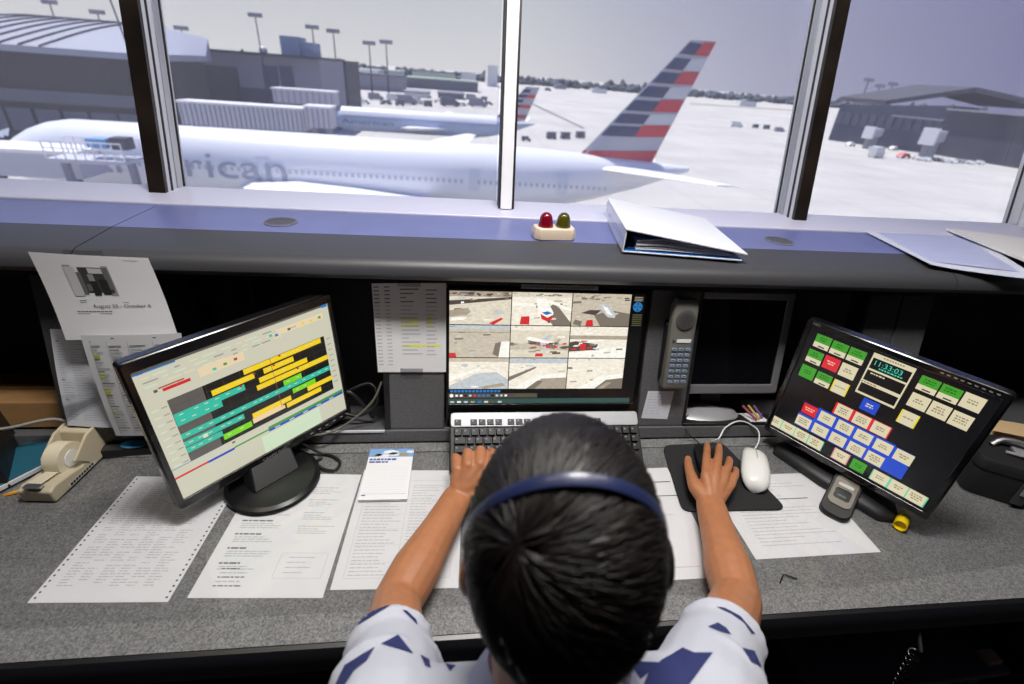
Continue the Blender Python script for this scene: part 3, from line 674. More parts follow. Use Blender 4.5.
mb=MB(PM); q=[panel(*a) for a in ((648,391),(674,391),(667,419),(641,418))]
mb.quad([(u,v,.0012) for u,v in (q[3],q[2],q[1],q[0])],paperb); mb.quad([(u,v,.0006) for u,v in q],paperb)
mb.add([(u,v,z) for z in (.0006,.0012) for u,v in q],[(i,(i+1)%4,4+(i+1)%4,4+i) for i in range(4)],paperb)
rr=random.Random(2)
for k in range(8):
    a=(k+1)/9.5; l=V(q[0])*(1-a)+V(q[3])*a; 
    for w0 in (.006,.02,.034): mb.rect(l.x+w0,l.y,l.x+w0+rr.uniform(.006,.012),l.y+.0016,.0014,inkl)
tag(mb.build('note',smooth=0),'small white note taped to the column below the telephone handset','note')

# roster sheet taped to the left column
q=[panel(*a,.003) for a in ((378,372),(446,372),(446,283),(372,283))]
RX=PM@M.Translation((0,0,.0035)); mb=MB()
def rost(u,v):   # u 0..1 v 0..1
    a=V(q[0])*(1-u)+V(q[1])*u; b=V(q[3])*(1-u)+V(q[2])*u; p=a*(1-v)+b*v
    return PM@V((p.x,p.y,.0035+.006*(1-u)**3*v)), PM.to_3x3()@V((0,0,1))
sheet(mb,rost,1,1,6,6,paperm)
rr=random.Random(6)
for k in range(22):
    v=.955-k*.0415
    for u0,u1 in ((.02,.09),(.16,.23)): mark(mb,rost,u0,v,u1,v+.012,inkm if k<5 else inkl,.0003)
for k in range(17):
    v=.93-k*.045
    if k in (7,8,9,14): mark(mb,rost,.36,v-.006,.36+(.24 if k<12 else .34),v+.018,yellowm,.0003); mark(mb,rost,.72,v-.006,.80 if k<12 else .92,v+.018,yellowm,.0003)
    mark(mb,rost,.37,v,.37+rr.uniform(.08,.3),v+.011,inkd if k==0 else (inkm if k<4 else inkl),.0005); mark(mb,rost,.72,v-.01,.72+rr.uniform(.1,.17),v+.001,inkm if k<4 else inkl,.0005)
ros=tag(mb.build('roster_sheet',smooth=0),'white list with yellow highlighted rows taped beside the camera monitor','paper')
tape=clear('sticky_tape',(.85,.85,.86),1.45,rough=.25)
mb=MB(PM); mb.box((-.096,.178,.0042),(.050,.018,.0006),tape); mb.build('tape',ros,smooth=0)
mb=MB(PM); mb.box((-.098,.381,.0105),(.05,.012,.0006),tape); mb.build('tape',ros,smooth=0)

# switched-off silver monitor in the right bay
a0=panel(703,294,-.03); a1=panel(797,295,-.03); a2=panel(775,396,-.03)
sm=thing('silver_monitor','switched-off monitor with a silver frame standing in the right bay','monitor',PP(.66,.04,-.06))
w,h=a1[0]-.545,.268; v1=.385
SX=PM@M.Translation((.545+w/2,v1-h/2-.01,-.03))@M(((1,0,0,0),(0,0,1,0),(0,-1,0,0),(0,0,0,1)))
mb=MB(); F,(sx,sy,sw,sh)=case(mb,SX,w,h,(.02,.02,.02,.026),mat('frame_silver',(128,128,132),.4,metal=.3),dep=.03); mb.build('casing',sm,bevel=.0015)
MB(F).rect(sx,-sy-sh,sx+sw,-sy,-.004,mat('screen_off',(12,13,18),.12)).build('screen',sm,smooth=0)
o=PM@V((.665,.034,-.052)); mb=MB(M.Translation(o))
def oval(a,b,z): return [(a*cos(t),b*sin(t),z) for t in [2*pi*k/32 for k in range(32)]]
mb.loft([oval(.085,.05,0),oval(.088,.052,.008),oval(.08,.047,.016),oval(.03,.022,.024)],silver); mb.build('stand_base',sm,smooth=50)
MB(PM).box((.69,.085,-.095),(.06,.11,.02),blackp).build('stand_neck',sm,bevel=.004)
# ------------------------------------------------------------------ things on the ledge
LZ=1.2006
# twin indicator light: cream base, red dome, olive dome
c=(at(536,240,LZ)+at(574,241,LZ))*.5; wl=(at(575,238,LZ)-at(535,238,LZ)).length
IX=M.Translation((c.x,1.083,LZ))@M.Rotation(radians(4),4,'Z')
ind=thing('indicator_light','cream twin lamp with one red dome and one olive dome on the ledge','indicator lamp',(c.x,1.083,LZ))
mb=MB(IX); b=[(-wl/2+.010,-.024),(wl/2-.010,-.024),(wl/2,-.010),(wl/2,.024),(-wl/2,.024),(-wl/2,-.010)]
mb.loft([[(x,y,0) for x,y in b],[(x,y,.016) for x,y in b],[(x*.93,y*.9,.026) for x,y in b]],cream); mb.build('lamp_base',ind,smooth=25,bevel=.002)
for dx,m in ((-.021,mat('dome_red',(120,10,34),.12,coat=.6)),(.021,mat('dome_olive',(76,72,18),.12,coat=.6))):
    mb=MB(IX@M.Translation((dx,.004,.0255))); mb.lathe([(.018,0),(.018,.003),(.0165,.004),(.0162,.012),(.0145,.021),(.011,.028),(.006,.032),(.0001,.0335)],m,28)
    d=mb.build('lamp_dome',ind); d['label']='red dome' if dx<0 else 'olive green dome'
# ring binder lying on its side, pages inside
def bb(px,py,z): return at(px,py,z)
bl=bb(622,252,LZ); br=bb(738,267,LZ); tl=bb(607,210,LZ)
ux=V((cos(radians(-8)),sin(radians(-8)),0)); bw=.268; uy=V((-ux.y,ux.x,0)); bh=.300
BX=M(((ux.x,uy.x,0,bl.x),(ux.y,uy.y,0,bl.y),(0,0,1,LZ),(0,0,0,1)))
BX=BX@M(((1,.0,0,0),(0,1,0,0),(0,0,1,0),(0,0,0,1)))
bin_=thing('ring_binder','white ring binder with blue lining lying on the ledge, full of pages','binder',bl)
bluel=mat('binder_blue',(16,92,170),.4); whv=mat('binder_white',(242,244,250),.25,coat=.3)
hs_,he=.050,.016
mb=MB(BX); mb.box((bw/2,bh/2,.0015),(bw,bh,.003),whv); mb.box((bw/2,bh/2,.0036),(bw-.004,bh-.004,.0012),bluel); mb.build('back_cover',bin_,bevel=.001)
mb=MB(BX); mb.box((.0015,bh/2,hs_/2),(.003,bh,hs_),whv); mb.box((.0036,bh/2,hs_/2),(.0012,bh-.004,hs_-.004),bluel)
for v in (.02,.028): mb.box((-.0001,bh/2,v),(.0006,bh-.02,.0008),bluel)
mb.build('spine',bin_,bevel=.001)
sl=atan2(he-hs_,bw); CX=BX@M.Translation((0,0,hs_))@M.Rotation(-sl,4,'Y'); cwid=sqrt(bw*bw+(hs_-he)**2)
mb=MB(CX); mb.box((cwid/2+.003,bh/2,.0015),(cwid+.008,bh+.004,.003),whv); mb.box((cwid/2+.003,bh/2,-.0004),(cwid+.004,bh,.0010),bluel)
mb.build('front_cover',bin_,bevel=.001)
mb=MB(BX)
for k in range(7):
    z=.006+k*.0032; e=.012+k*.006
    mb.loft([[(.03+.0*k,y,z),(.09,y,z+.002+.001*k),(bw-e,y,z*.5+.004),(bw-e,y,z*.5+.0055),(.09,y,z+.0040+.001*k),(.03,y,z+.0022)] for y in (.006+.002*(k%3),bh-.008)],paperm if k%2 else paperb)
mb.build('pages',bin_,smooth=0)
for v in (.05,.15,.25):
    pts=[(.012+.014+.016*cos(t),v,.024+.018*sin(t)) for t in [2*pi*k/20 for k in range(21)]]
    MB(BX).tube(pts,.0014,steel,6).build('ring',bin_)
MB(BX).box((.024,bh/2,.0065),(.022,bh-.03,.004),steel).build('ring_plate',bin_,bevel=.0015)
# loose prints at the right end
pr=mat('print_lilac',(184,190,226),.35); prw=mat('print_gloss',(222,226,242),.25); prd=mat('print_navy',(46,56,96),.4)
def lpage(name,label,corners,z,draw,curl=0.0,th=.0012,m=None):
    a,b,c,d=[at(*q,z) for q in corners]     # near-left, near-right, far-right, far-left
    def fn(u,v):
        p=(a*(1-u)+b*u)*(1-v)+(d*(1-u)+c*u)*v
        return p+V((0,0,curl*(abs(u-.5)*2)**3*(1-v) )), V((0,0,1))
    mb=MB(); sheet(mb,fn,1,1,10,10,m or prw,th); draw(mb,fn); return tag(mb.build(name,smooth=0),label,'print','loose prints on the ledge')
def dr1(mb,fn):
    L=.0009
    for k in range(6): mark(mb,fn,.10,.10+.14*k,.90,.10+.14*(k+1)-.002,pr,L,n=4)
    r=random.Random(3)
    for k in range(16):
        u,v=r.uniform(.15,.8),r.uniform(.15,.85); mark(mb,fn,u,v,u+r.uniform(.04,.12),v+r.uniform(.02,.05),prw,L+.0003)
    for u,v in ((.46,.16),(.53,.17)): mark(mb,fn,u,v,u+.025,v+.18,prd,L+.0004,n=2)
    mark(mb,fn,.66,.12,.74,.20,mat('print_green',(60,110,90),.4),L+.0004)
lpage('laminated_print','pale blue laminated print overhanging the ledge front at the far right',((930,266),(1040,281),(962,230),(856,227)),LZ+.002,dr1,.004)
def dr2(mb,fn):
    L=.002
    for u,v,w,h in ((.30,.45,.03,.2),(.36,.47,.03,.2),(.45,.40,.10,.3),(.62,.42,.05,.25)): mark(mb,fn,u,v,u+w,v+h,mat('print_grey',(150,146,176),.5),L,n=2)
    mark(mb,fn,.03,.8,.045,.86,inkd,L)
lpage('board_print','thick white display board leaning over the right end of the ledge',((1028,262),(1130,300),(1080,246),(946,229)),LZ+.012,dr2,.0,th=.006,m=mat('board_white',(226,222,220),.5))

# ------------------------------------------------------------------ mouse mat, mice
q=[(at(*a,DC)) for a in ((662,446),(722,443),(787,510),(682,512))]
cx=sum((p for p in q),V())/4
mp=[]
pts=[q[3],q[2],q[1],q[0]]
for i,p in enumerate(pts):
    a,b=(pts[i-1]-p).normalized(),(pts[(i+1)%4]-p).normalized(); R_=.022
    for k in range(6):
        t=k/5; mp.append(tuple(((p+a*R_)*(1-t)**2+p*2*t*(1-t)+(p+b*R_)*t*t).xy))
tag(MB().prism(mp,DC,DC+.003,mat('mat_black',(28,28,30),.85,bump=.2,bscale=1500)).build('mouse_mat',smooth=0,bevel=.0008),'black mouse mat with rounded corners under the right hand','mouse mat')
MZ=DC+.003
def mouse(name,label,head,tail,w,h,m,mb_,mw,parts=True):
    a,b=at(*head,MZ),at(*tail,MZ); y=(a-b); L=y.length; X=frame((a+b)/2,(y.y,-y.x,0),y)
    t=thing(name,label,'computer mouse',((a+b)/2))
    def sec(s,wk,hk): # ring across
        n=16; return [(w/2*wk*cos(2*pi*k/n)*(1 if True else 1), s*L, max(0,h*hk*(.5+.5*sin(2*pi*k/n)) if sin(2*pi*k/n)>0 else h*hk*.5*(1+sin(2*pi*k/n))**.7)) for k in range(n)]
    mb=MB(X); mb.loft([sec(-.5,.30,.30),sec(-.48,.58,.62),sec(-.40,.84,.86),sec(-.25,.98,1),sec(-.05,1,1.0),sec(.15,.94,.90),sec(.32,.88,.74),sec(.44,.76,.56),sec(.49,.55,.40),sec(.5,.3,.26)],m); mb.build('shell',t,smooth=80)
    MB(X).tube([(0,s*L,h*hk+.0006) for s,hk in ((.08,.93),(.15,.90),(.32,.74),(.44,.56),(.49,.40))],.0007,mb_,6).build('button_seam',t)
    return t,X,L
m1,X1,L1=mouse('computer_mouse','white oval mouse on the black mat beside the right hand',(753,453),(753,493),.064,.036,white,mat('seam_grey',(150,150,150),.6),white)
e=X1@V((0,L1*.5,.010)); cab=smoothpath([e,at(759,440,.772),at(757,429,.785),at(741,421,.797),at(726,427,.79),at(719,438,.775),at(712,441,.757)],8)
MB().tube(cab,.0017,white,8).build('cable',m1)
m2,X2,L2=mouse('computer_mouse','dark mouse held under the fingers of the right hand',(702,449),(712,482),.060,.034,blackp,darkm,darkm)
e=X2@V((0,L2*.5,.008)); MB().tube(smoothpath([e,e+V((-.01,.03,0)),at(689,434,.775),at(684,420,.785),at(700,410,.79),at(722,413,.78),at(735,420,.775)],8),.0018,blackp,8).build('cable',m2)

# ------------------------------------------------------------------ pager, yellow cap, black case
a,b=at(845,486,DC+.004),at(832,517,DC+.004); y=(a-b); L=y.length*.98; PX=frame((a+b)/2+V((0,0,.004)),(y.y,-y.x,0),y)@M.Rotation(radians(16),4,'X')
pg=thing('clip_timer','small rounded black and silver digital timer before the touch monitor foot','timer',((a+b)/2)-V((0,0,.004)))
mb=MB(PX); o=rrect(.058,L,.020,6); mb.loft([[(x*.94,y*.94,0) for x,y in o],[(x,y,.006) for x,y in o],[(x,y,.014) for x,y in o],[(x*.93,y*.93,.019) for x,y in o]],blackp); mb.build('case',pg,smooth=40)
mb=MB(PX); o=rrect(.044,L*.66,.012,6,0,.008); i_=rrect(.031,.030,.006,6,0,-.001); mb.loft([[(x,y,.0185) for x,y in o],[(x,y,.0215) for x,y in o],[(x,y,.0215) for x,y in i_],[(x,y,.0190) for x,y in i_]],mat('pager_silver',(122,116,108),.35,metal=.4),False); mb.build('face_plate',pg,smooth=40)
mb=MB(PX); mb.prism(rrect(.031,.030,.006,6,0,-.001),.0188,.0200,mat('lcd_dark',(30,34,32),.15)); mb.rect(-.008,-.006,.008,-.003,.0203,mat('lcd_seg',(110,120,112),.5)); mb.build('display',pg)
mb=MB(PX); mb.prism(rrect(.030,.009,.004,4,0,.0245),.0205,.0225,mat('pager_label',(198,196,190),.4)); mb.build('name_bar',pg)
a,b=at(900,526,DC+.0122),at(907,512,DC+.0122); y=(b-a).normalized()
CXf=frame(a,(0,0,1),y); CXf=M(((CXf[0][2],CXf[0][0],CXf[0][1],a.x),(CXf[1][2],CXf[1][0],CXf[1][1],a.y),(CXf[2][2],CXf[2][0],CXf[2][1],a.z),(0,0,0,1)))
yc=mat('cap_yellow',(240,206,20),.35)
tag(MB(CXf).lathe([(.0085,.008),(.0105,.0),(.0120,.0),(.0122,.004),(.0118,.034),(.0100,.037),(.0001,.0375)],yc,24).build('marker_cap',smooth=50),'bright yellow hollow cap at the corner of the touch monitor','cap')
# black padded case with buckles
BX_=M.Translation(at(1003,492,DC)+V((.015,.012,0)))@M.Rotation(radians(-32),4,'Z')
cs_=thing('camera_case','black padded case with grey buckle straps at the right edge of the worktop','case',BX_.translation)
nyl=mat('nylon_black',(19,19,21),.8,bump=.4,bscale=900)
mb=MB(BX_); o=rrect(.20,.125,.02,5)
mb.loft([[(x*.97,y*.97,0) for x,y in o],[(x,y,.01) for x,y in o],[(x,y,.082) for x,y in o],[(x*.97,y*.96,.088) for x,y in o]],nyl); mb.build('body',cs_,smooth=40)
mb=MB(BX_); mb.loft([[(x*1.02,y*1.03,.070) for x,y in o],[(x*1.03,y*1.04,.088) for x,y in o],[(x*.98,y*.96,.098) for x,y in o],[(x*.5,y*.5,.102) for x,y in o]],nyl); mb.build('lid',cs_,smooth=40,bevel=.002)
mb=MB(BX_); mb.box((-.005,-.070,.045),(.022,.004,.070),mat('strap_grey',(60,60,64),.7)); mb.box((-.005,-.0735,.058),(.012,.004,.040),silver); mb.build('strap',cs_,bevel=.001)
mb=MB(BX_); mb.tube(smoothpath([(-.07,.0,.104),(-.05,.012,.118),(-.01,.012,.120),(.025,.0,.106)],6),.006,steel); mb.tube([(-.05,-.02,.106),(.0,-.03,.112),(.035,-.02,.106)],.004,silver); mb.box((-.005,-.005,.104),(.05,.035,.006),silver); mb.build('buckle',cs_)
a=at(1000,438,DC+.02)
mb=MB(M.Translation((a.x+.03,a.y-.015,DC))@M.Rotation(radians(-18),4,'Z')); tan=mat('tan_paper',(206,176,136),.8)
mb.loft([[(-.10,-.045,0),(.10,-.05,0),(.10,.02,0),(-.10,.02,0)],[(-.09,-.04,.07),(.09,-.045,.075),(.095,.015,.07),(-.095,.015,.068)]],tan); mb.prism([(-.11,-.05),(.02,-.06),(.10,-.048),(.09,-.03),(-.09,-.03)],.071,.0722,tan)
tag(mb.build('paper_bag',smooth=0,bevel=.002),'tan folded paper bag standing behind the black padded case','paper bag')
cup=at(985,425,DC)
tag(MB(M.Translation((1.33,.862,DC+.0))).lathe([(.026,0),(.036,.085),(.0385,.088),(.0385,.092),(.035,.092),(.025,.006),(.0001,.005)],mat('cup_cream',(214,206,190),.6),28).build('paper_cup',smooth=40),'cream paper cup rim showing behind the touch monitor corner','cup')

# ------------------------------------------------------------------ left end: tape dispenser and neighbours
a,b=at(40,502,DC),at(100,446,DC); y=(b-a); L=y.length; y.normalize()
DX=frame((a+b)/2,(y.y,-y.x,0),y)
td=thing('tape_dispenser','cream desk tape dispenser holding a wide roll of clear tape','tape dispenser',(a+b)/2)
tanp=mat('dispenser_cream',(196,184,158),.45)
prof=[(-L/2,0),(L/2,0),(L/2+.004,.02),(L/2-.004,.062),(L/2-.018,.076),(L/2-.040,.074),(L/2-.044,.040),(L/2-.072,.026),(-L/2+.075,.022),(-L/2+.05,.028),(-L/2+.012,.034),(-L/2-.002,.028)]
side=M(((0,0,1,0),(1,0,0,0),(0,1,0,0),(0,0,0,1)))
mb=MB(DX@side); mb.prism(prof,-.031,.031,tanp); mb.build('dispenser_body',td,smooth=0,bevel=.004,seg=3)
prof2=[(L/2-.01,.02),(L/2-.006,.066),(L/2-.020,.080),(L/2-.050,.076),(L/2-.095,.046),(-L/2+.09,.020),(-L/2+.09,.004),(L/2-.01,.004)]
for s in (-1,1): MB(DX@side).prism(prof2,s*.031-.003,s*.031+.003,tanp).build('side_cheek',td,smooth=0,bevel=.002)
RXt=DX@M.Translation((0,L/2-.080,.0405))@M(((0,0,1,0),(1,0,0,0),(0,1,0,0),(0,0,0,1)))
rollm=mat('tape_roll',(222,212,186),.3)
mb=MB(RXt); mb.loft([[(r*cos(2*pi*k/36),r*sin(2*pi*k/36),z) for k in range(36)] for r,z in ((.018,-.0150),(.0335,-.0150),(.0335,.0150),(.018,.0150),(.018,-.0150))],rollm,False); mb.build('tape_roll',td,smooth=40)
MB(RXt).lathe([(.0175,-.0165),(.0175,.0165),(.012,.0166),(.0001,.0166)],white,28).build('roll_hub',td)
mb=MB(DX); mb.box((0,-L/2+.004,.0375),(.030,.010,.004),steel)
for k in range(12): mb.box((-.0135+k*.00245,-L/2-.0015,.0395),(.0012,.004,.002),steel)
mb.build('cutter_blade',td)
MB(DX).loft([[(x,y_,z) for x in (-.0125,.0125)]+[(x,y_,z+.0003) for x in (.0125,-.0125)] for y_,z in ((L/2-.115,.0285),(-L/2+.05,.033),(-L/2+.008,.0402))],mat('tape_strip',(214,206,184),.25)).build('tape_end',td,smooth=0)
mb=MB(DX@M.Translation((.0342,0,0))@M(((0,0,1,0),(1,0,0,0),(0,1,0,0),(0,0,0,1)))); rr=random.Random(3); 
mb.rect(-.048,.006,.022,.016,.0003,mat('label_white',(206,202,190),.6)); 
x=-.044
for k in range(9): mb.rect(x,.008,x+.005,.014,.0006,inkd); x+=.0068
mb.build('dispenser_label',td,smooth=0)
# teal folder, dark terminal, small orange sign at the edge
tl_=at(48,452,DC); mb=MB(M.Translation((tl_.x+.01,tl_.y+.01,DC))@M.Rotation(radians(58),4,'Z')); mb.box((0,0,.008),(.24,.10,.016),mat('folder_teal',(36,92,112),.5)); mb.box((0,-.002,.008),(.236,.100,.010),paperb)
tag(mb.build('folder',smooth=0,bevel=.001),'teal folder lying behind the tape dispenser','folder')
o=at(-6,486,DC); mb=MB(M.Translation((o.x-.050,o.y+.025,DC))@M.Rotation(radians(30),4,'Z'))
mb.loft([[(-.09,-.07,0),(.06,-.07,0),(.06,.09,0),(-.09,.09,0)],[(-.09,-.065,.05),(.055,-.065,.05),(.055,.085,.10),(-.09,.085,.10)]],blackp); 
for k in range(4): mb.box((-.05+.025*k,-.02,.064),(.016,.012,.03),darkm)
tag(mb.build('desk_terminal',smooth=0,bevel=.004),'dark sloping desk terminal at the left edge of the worktop','terminal')
o=at(17,494,DC); mb=MB(M.Translation((o.x-.006,o.y-.0,DC))@M.Rotation(radians(20),4,'Z')@M.Rotation(radians(-25),4,'X')); tri=[(-.016,0),(.016,0),(0,.026)]
mb.prism(tri,.0,.003,mat('sign_orange',(226,150,30),.5)); mb.prism([(-.010,.004),(.010,.004),(0,.019)],.003,.0035,mat('sign_yellow',(240,206,90),.5))
tag(mb.build('warning_tag',smooth=0),'tiny orange triangular tag beside the tape dispenser','tag')
# document holder with three sheets
o=PM@V((-.705,.0,.0))
hd=thing('document_holder','black based clear holder with blue oval badge behind the left monitor','document holder',(-.722,.872,DC))
HXh=M.Translation((-.722,.872,DC))@M.Rotation(radians(6),4,'Z')
mb=MB(HXh); mb.prism([(-.020,0),(.009,0),(.008,.020),(-.006,.026),(-.020,.020)],-.075,.075,blackp,M(((0,0,1,0),(1,0,0,0),(0,1,0,0),(0,0,0,1)))); mb.build('holder_base',hd,smooth=0,bevel=.002)
mb=MB(HXh); mb.box((.0,.0,.09),(.15,.002,.13),clear('acrylic',(.94,.95,.96),1.45)); mb.build('clear_back',hd,smooth=0)
mb=MB(HXh@M.Translation((.034,-.012,.0255))@M.Rotation(radians(20),4,'X')); mb.loft([[(.024*cos(t),.010*sin(t),z) for t in [2*pi*k/28 for k in range(28)]] for z in (0,.003)],mat('badge_blue',(50,120,160),.3)); mb.build('badge',hd)
mb=MB(HXh@M.Translation((.03,-.004,.055))@M.Rotation(radians(80),4,'X')); mb.rect(-.014,-.014,.014,.014,.0005,mat('sticker_blue',(40,70,150),.5)); mb.text('H',.02,mat('sticker_white',(220,224,236),.5),M.Translation((-.008,-.008,.0012))); mb.build('sticker',hd,smooth=0)
def curve_sheet(tlp,trp,blp,brp,bulge):       # world corner points, bowed towards the room
    tlp,trp,blp,brp=map(V,(tlp,trp,blp,brp)); nn=((trp-tlp).cross(tlp-blp)).normalized()
    def pos(u,v):
        a=blp*(1-u)+brp*u; b=tlp*(1-u)+trp*u
        return a*(1-v)+b*v+nn*(bulge*sin(pi*v)+ .004*sin(pi*u))
    def fn(u,v):
        p=pos(u,v); e=1e-3; n=(pos(u+e,v)-pos(u-e,v)).cross(pos(u,v+e)-pos(u,v-e)); n.normalize(); return p,n
    return fn
grp='sheets standing in the document holder'
fA=curve_sheet(aty(50,329,.925),aty(120,329,.925),aty(76,431,.862)+V((-.01,0,.015)),aty(150,432,.862)+V((0,0,.01)),.004)
mb=MB(); sheet(mb,fA,1,1,8,34,paperb); rr=random.Random(1)
for k in range(34):
    v=.93-k*.026; dk=k in (2,17,25)
    if dk: mark(mb,fA,.06,v-.004,.60,v+.014,inkm,.0004)
    for u0,u1 in ((.06,.2),(.24,.5)): words(mb,fA,u0,u0+(u1-u0)*rr.uniform(.5,1),v,.008,inkl,rr) if False else mark(mb,fA,u0,v,u0+(u1-u0)*rr.uniform(.4,1),v+.007,inkl,.0004)
tag(mb.build('listing_sheet',smooth=0),'pale listing sheet hindmost in the holder, mostly covered on its right','paper',grp)
fC=curve_sheet(aty(28,252,.906),aty(148,258,.906),aty(66,340,.880),aty(178,336,.880),-.004)
mb=MB(); sheet(mb,fC,1,1,16,34,paperm)
gk=[mat('photo_%d'%i,c,.7) for i,c in enumerate(((60,60,62),(150,150,152),(104,104,106),(200,200,202),(34,34,36)))]
mark(mb,fC,.24,.52,.62,.88,gk[1],.0005,n=6)
for u0,v0,u1,v1,k in ((.24,.52,.33,.86,3),(.36,.56,.60,.86,0),(.42,.53,.48,.70,4),(.42,.70,.47,.78,1),(.50,.54,.57,.72,4),(.44,.79,.56,.85,3),(.56,.60,.61,.86,2),(.38,.58,.42,.66,2),(.33,.54,.37,.80,2)): mark(mb,fC,u0,v0,u1,v1,gk[k],.0007+.00005*k,n=5)
rr=random.Random(7)
mark(mb,fC,.26,.462,.32,.47,inkm,.0005); mark(mb,fC,.26,.438,.68,.446,inkm,.0005)
for k in range(9): mark(mb,fC,.20+.035*k,.33,.228+.035*k,.342,inkm,.0005)
mark(mb,fC,.20,.305,.50,.313,inkm,.0005)
p,n=fC(.36,.385); ex=(fC(.37,.385)[0]-fC(.36,.385)[0]).normalized(); ey=n.cross(ex)
tv,tf=text_polys('August 22 - October 6')
mb.add([(lambda P_,N_: P_+N_*.0012)(*fC(.36+v_.x*.054,.385+v_.y*.055)) for v_ in tv],tf,inkd)
mark(mb,fC,.78,.955,.90,.962,inkl,.0005)
tops=tag(mb.build('photo_flyer',smooth=0),'tall white flyer with a black and white photo taped to the ledge','paper',grp)
p0,p1=aty(60,250,.9),aty(97,256,.9)
mb=MB(); c=(p0+p1)/2; mb.box((c.x,.9095,1.1935),(.065,.0012,.010),tape,M.Identity(4)); mb.build('tape',tops,smooth=0)
fB=curve_sheet(aty(80,335,.868),aty(181,333,.868),aty(118,440,.852)+V((0,0,.012)),aty(205,437,.852)+V((0,0,.012)),.004)
mb=MB(); sheet(mb,fB,1,1,16,34,paperm); rr=random.Random(12)
for a in ((.07,.03,.95,.036),(.07,.94,.95,.946)): mark(mb,fB,*a,inkm,.0004)
for u in (.07,.24,.45,.70,.95): mark(mb,fB,u,.03,u+.006,.946,inkl,.0004,n=8)
for k in range(30):
    v=.90-k*.029
    if k in (3,4,9,10,14,15,16,22): mark(mb,fB,.08,v-.008,.94,v+.018,yellowm,.0008,n=2)
    for u0,u1 in ((.08,.22),(.26,.43),(.47,.68),(.72,.93)): mark(mb,fB,u0,v,u0+(u1-u0)*rr.uniform(.4,.95),v+.009,inkm if k%4==0 else inkl,.0012)
mark(mb,fB,.30,.965,.75,.975,inkm,.0004)
tag(mb.build('schedule_sheet',smooth=0),'foremost sheet in the holder, a table with yellow highlighted rows','paper',grp)
# brown box and cables in the far left bay
o=PM@V((-.93,.034,-.10)); 
cb=mat('cardboard',(150,112,70),.85,noise=.08,nscale=30)
mb=MB(PM); mb.loft([[(-1.12,.04,-.20),(-.845,.04,-.20),(-.845,.04,-.02),(-1.12,.04,-.02)],[(-1.12,.10,-.20),(-.845,.10,-.20),(-.845,.098,-.02),(-1.12,.098,-.02)]],cb); mb.box((-.985,.1005,-.11),(.27,.002,.03),mat('parcel_tape',(120,88,52),.4))
tag(mb.build('cardboard_box',smooth=0,bevel=.002),'brown cardboard box lying in the far left bay behind the sheets','box')
cg=mat('cable_grey',(150,148,144),.5)
tag(MB().tube(smoothpath([PP(-1.14,.085,.03),PP(-1.02,.075,.045),PP(-.92,.07,.05),PP(-.83,.082,.03),PP(-.79,.05,.02)],8),.0035,cg).build('cable',smooth=60),'grey cable draped across the front of the cardboard box','cable')
for i,(pts,lab) in enumerate((([PP(-.31,.05,-.05),PP(-.27,.10,-.04),PP(-.20,.13,-.05),PP(-.18,.09,-.03),PP(-.23,.06,-.02),PP(-.29,.09,-.03),PP(-.24,.12,-.02),PP(-.19,.05,-.03)],'looped black cable bundle in the bay left of the roster sheet'),
    ([PP(-.36,.040,.02),PP(-.30,.040,.035),PP(-.25,.05,.010),PP(-.19,.10,.0),PP(-.165,.15,-.01)],'pale thin cable rising inside the bay left of the roster sheet'))):
    tag(MB().tube(smoothpath(pts,8),.0042 if i==0 else .0028,blackp if i==0 else mat('cable_pale',(96,92,84),.5)).build('cable',smooth=60),lab,'cable')
e=at(312,470,DC+.003)
tag(MB().tube(smoothpath([e+V((-.05,.05,.05)),at(318,452,.762),at(331,455,.757),at(340,462,.757),at(334,470,.757),at(322,468,.757),at(316,462,.757),at(322,457,.757)],8),.003,blackp).build('cable',smooth=60),'black cable curling on the worktop behind the left monitor base','cable')
tag(MB(PM).box((.79,.038,-.03),(.07,.006,.05),paperb).box((.785,.0425,-.025),(.05,.003,.05),paperm).build('paper_stack',smooth=0),'white papers on the bay floor under the silver monitor','paper stack')
for k,(c,lab) in enumerate((((150,70,90),'pink pen leaning in the bay by the silver monitor base'),((180,160,80),'yellow pen leaning in the bay by the silver monitor base'),((96,66,116),'violet pen leaning in the bay by the silver monitor base'))):
    tag(MB(PM).tube([(.775+.012*k,.047,.0-.006*k),(.757+.016*k,.070,-.04)],.0032,mat('pen_%d'%k,c,.4)).build('pen'),lab,'pen','pens in the right bay')
# equipment under the worktop, lower right
ux_=thing('equipment_drawer','dark equipment drawer unit under the worktop to the right of the chair','drawer unit',(1.0,.56,0))
dk=mat('unit_slate',(70,77,94),.5)
UX=M.Translation((.98,.56,0))@M.Rotation(radians(2),4,'Z')
MB(UX).box((0,.06,.22),(.46,.34,.44),dk).build('carcass',ux_,bevel=.004)
MB(UX).box((0,-.125,.30),(.44,.018,.14),dk).build('drawer_front',ux_,bevel=.004)
MB(UX).box((0,.0,.452),(.48,.26,.018),mat('unit_top',(112,120,140),.5)).build('unit_top',ux_,bevel=.003)
MB(UX).box((.21,-.10,.468),(.035,.03,.014),cream).build('latch',ux_,bevel=.003)
pts=[]
for k in range(220):
    t=k/219; a=t*2*pi*18; pts.append(V((.84+.05*t,.40-.01*t,.66-.30*t))+V((.009*cos(a),.009*sin(a),0)))
cc=thing('coiled_cord','black coiled cord hanging below the worktop edge','cord',(.85,.40,.66))
MB().tube(pts,.0028,blackg,6).build('coil',cc,smooth=80); MB().tube([(.853,.40,.66),(.855,.425,.69),(.856,.44,.70)],.003,darkm).build('straight_end',cc)
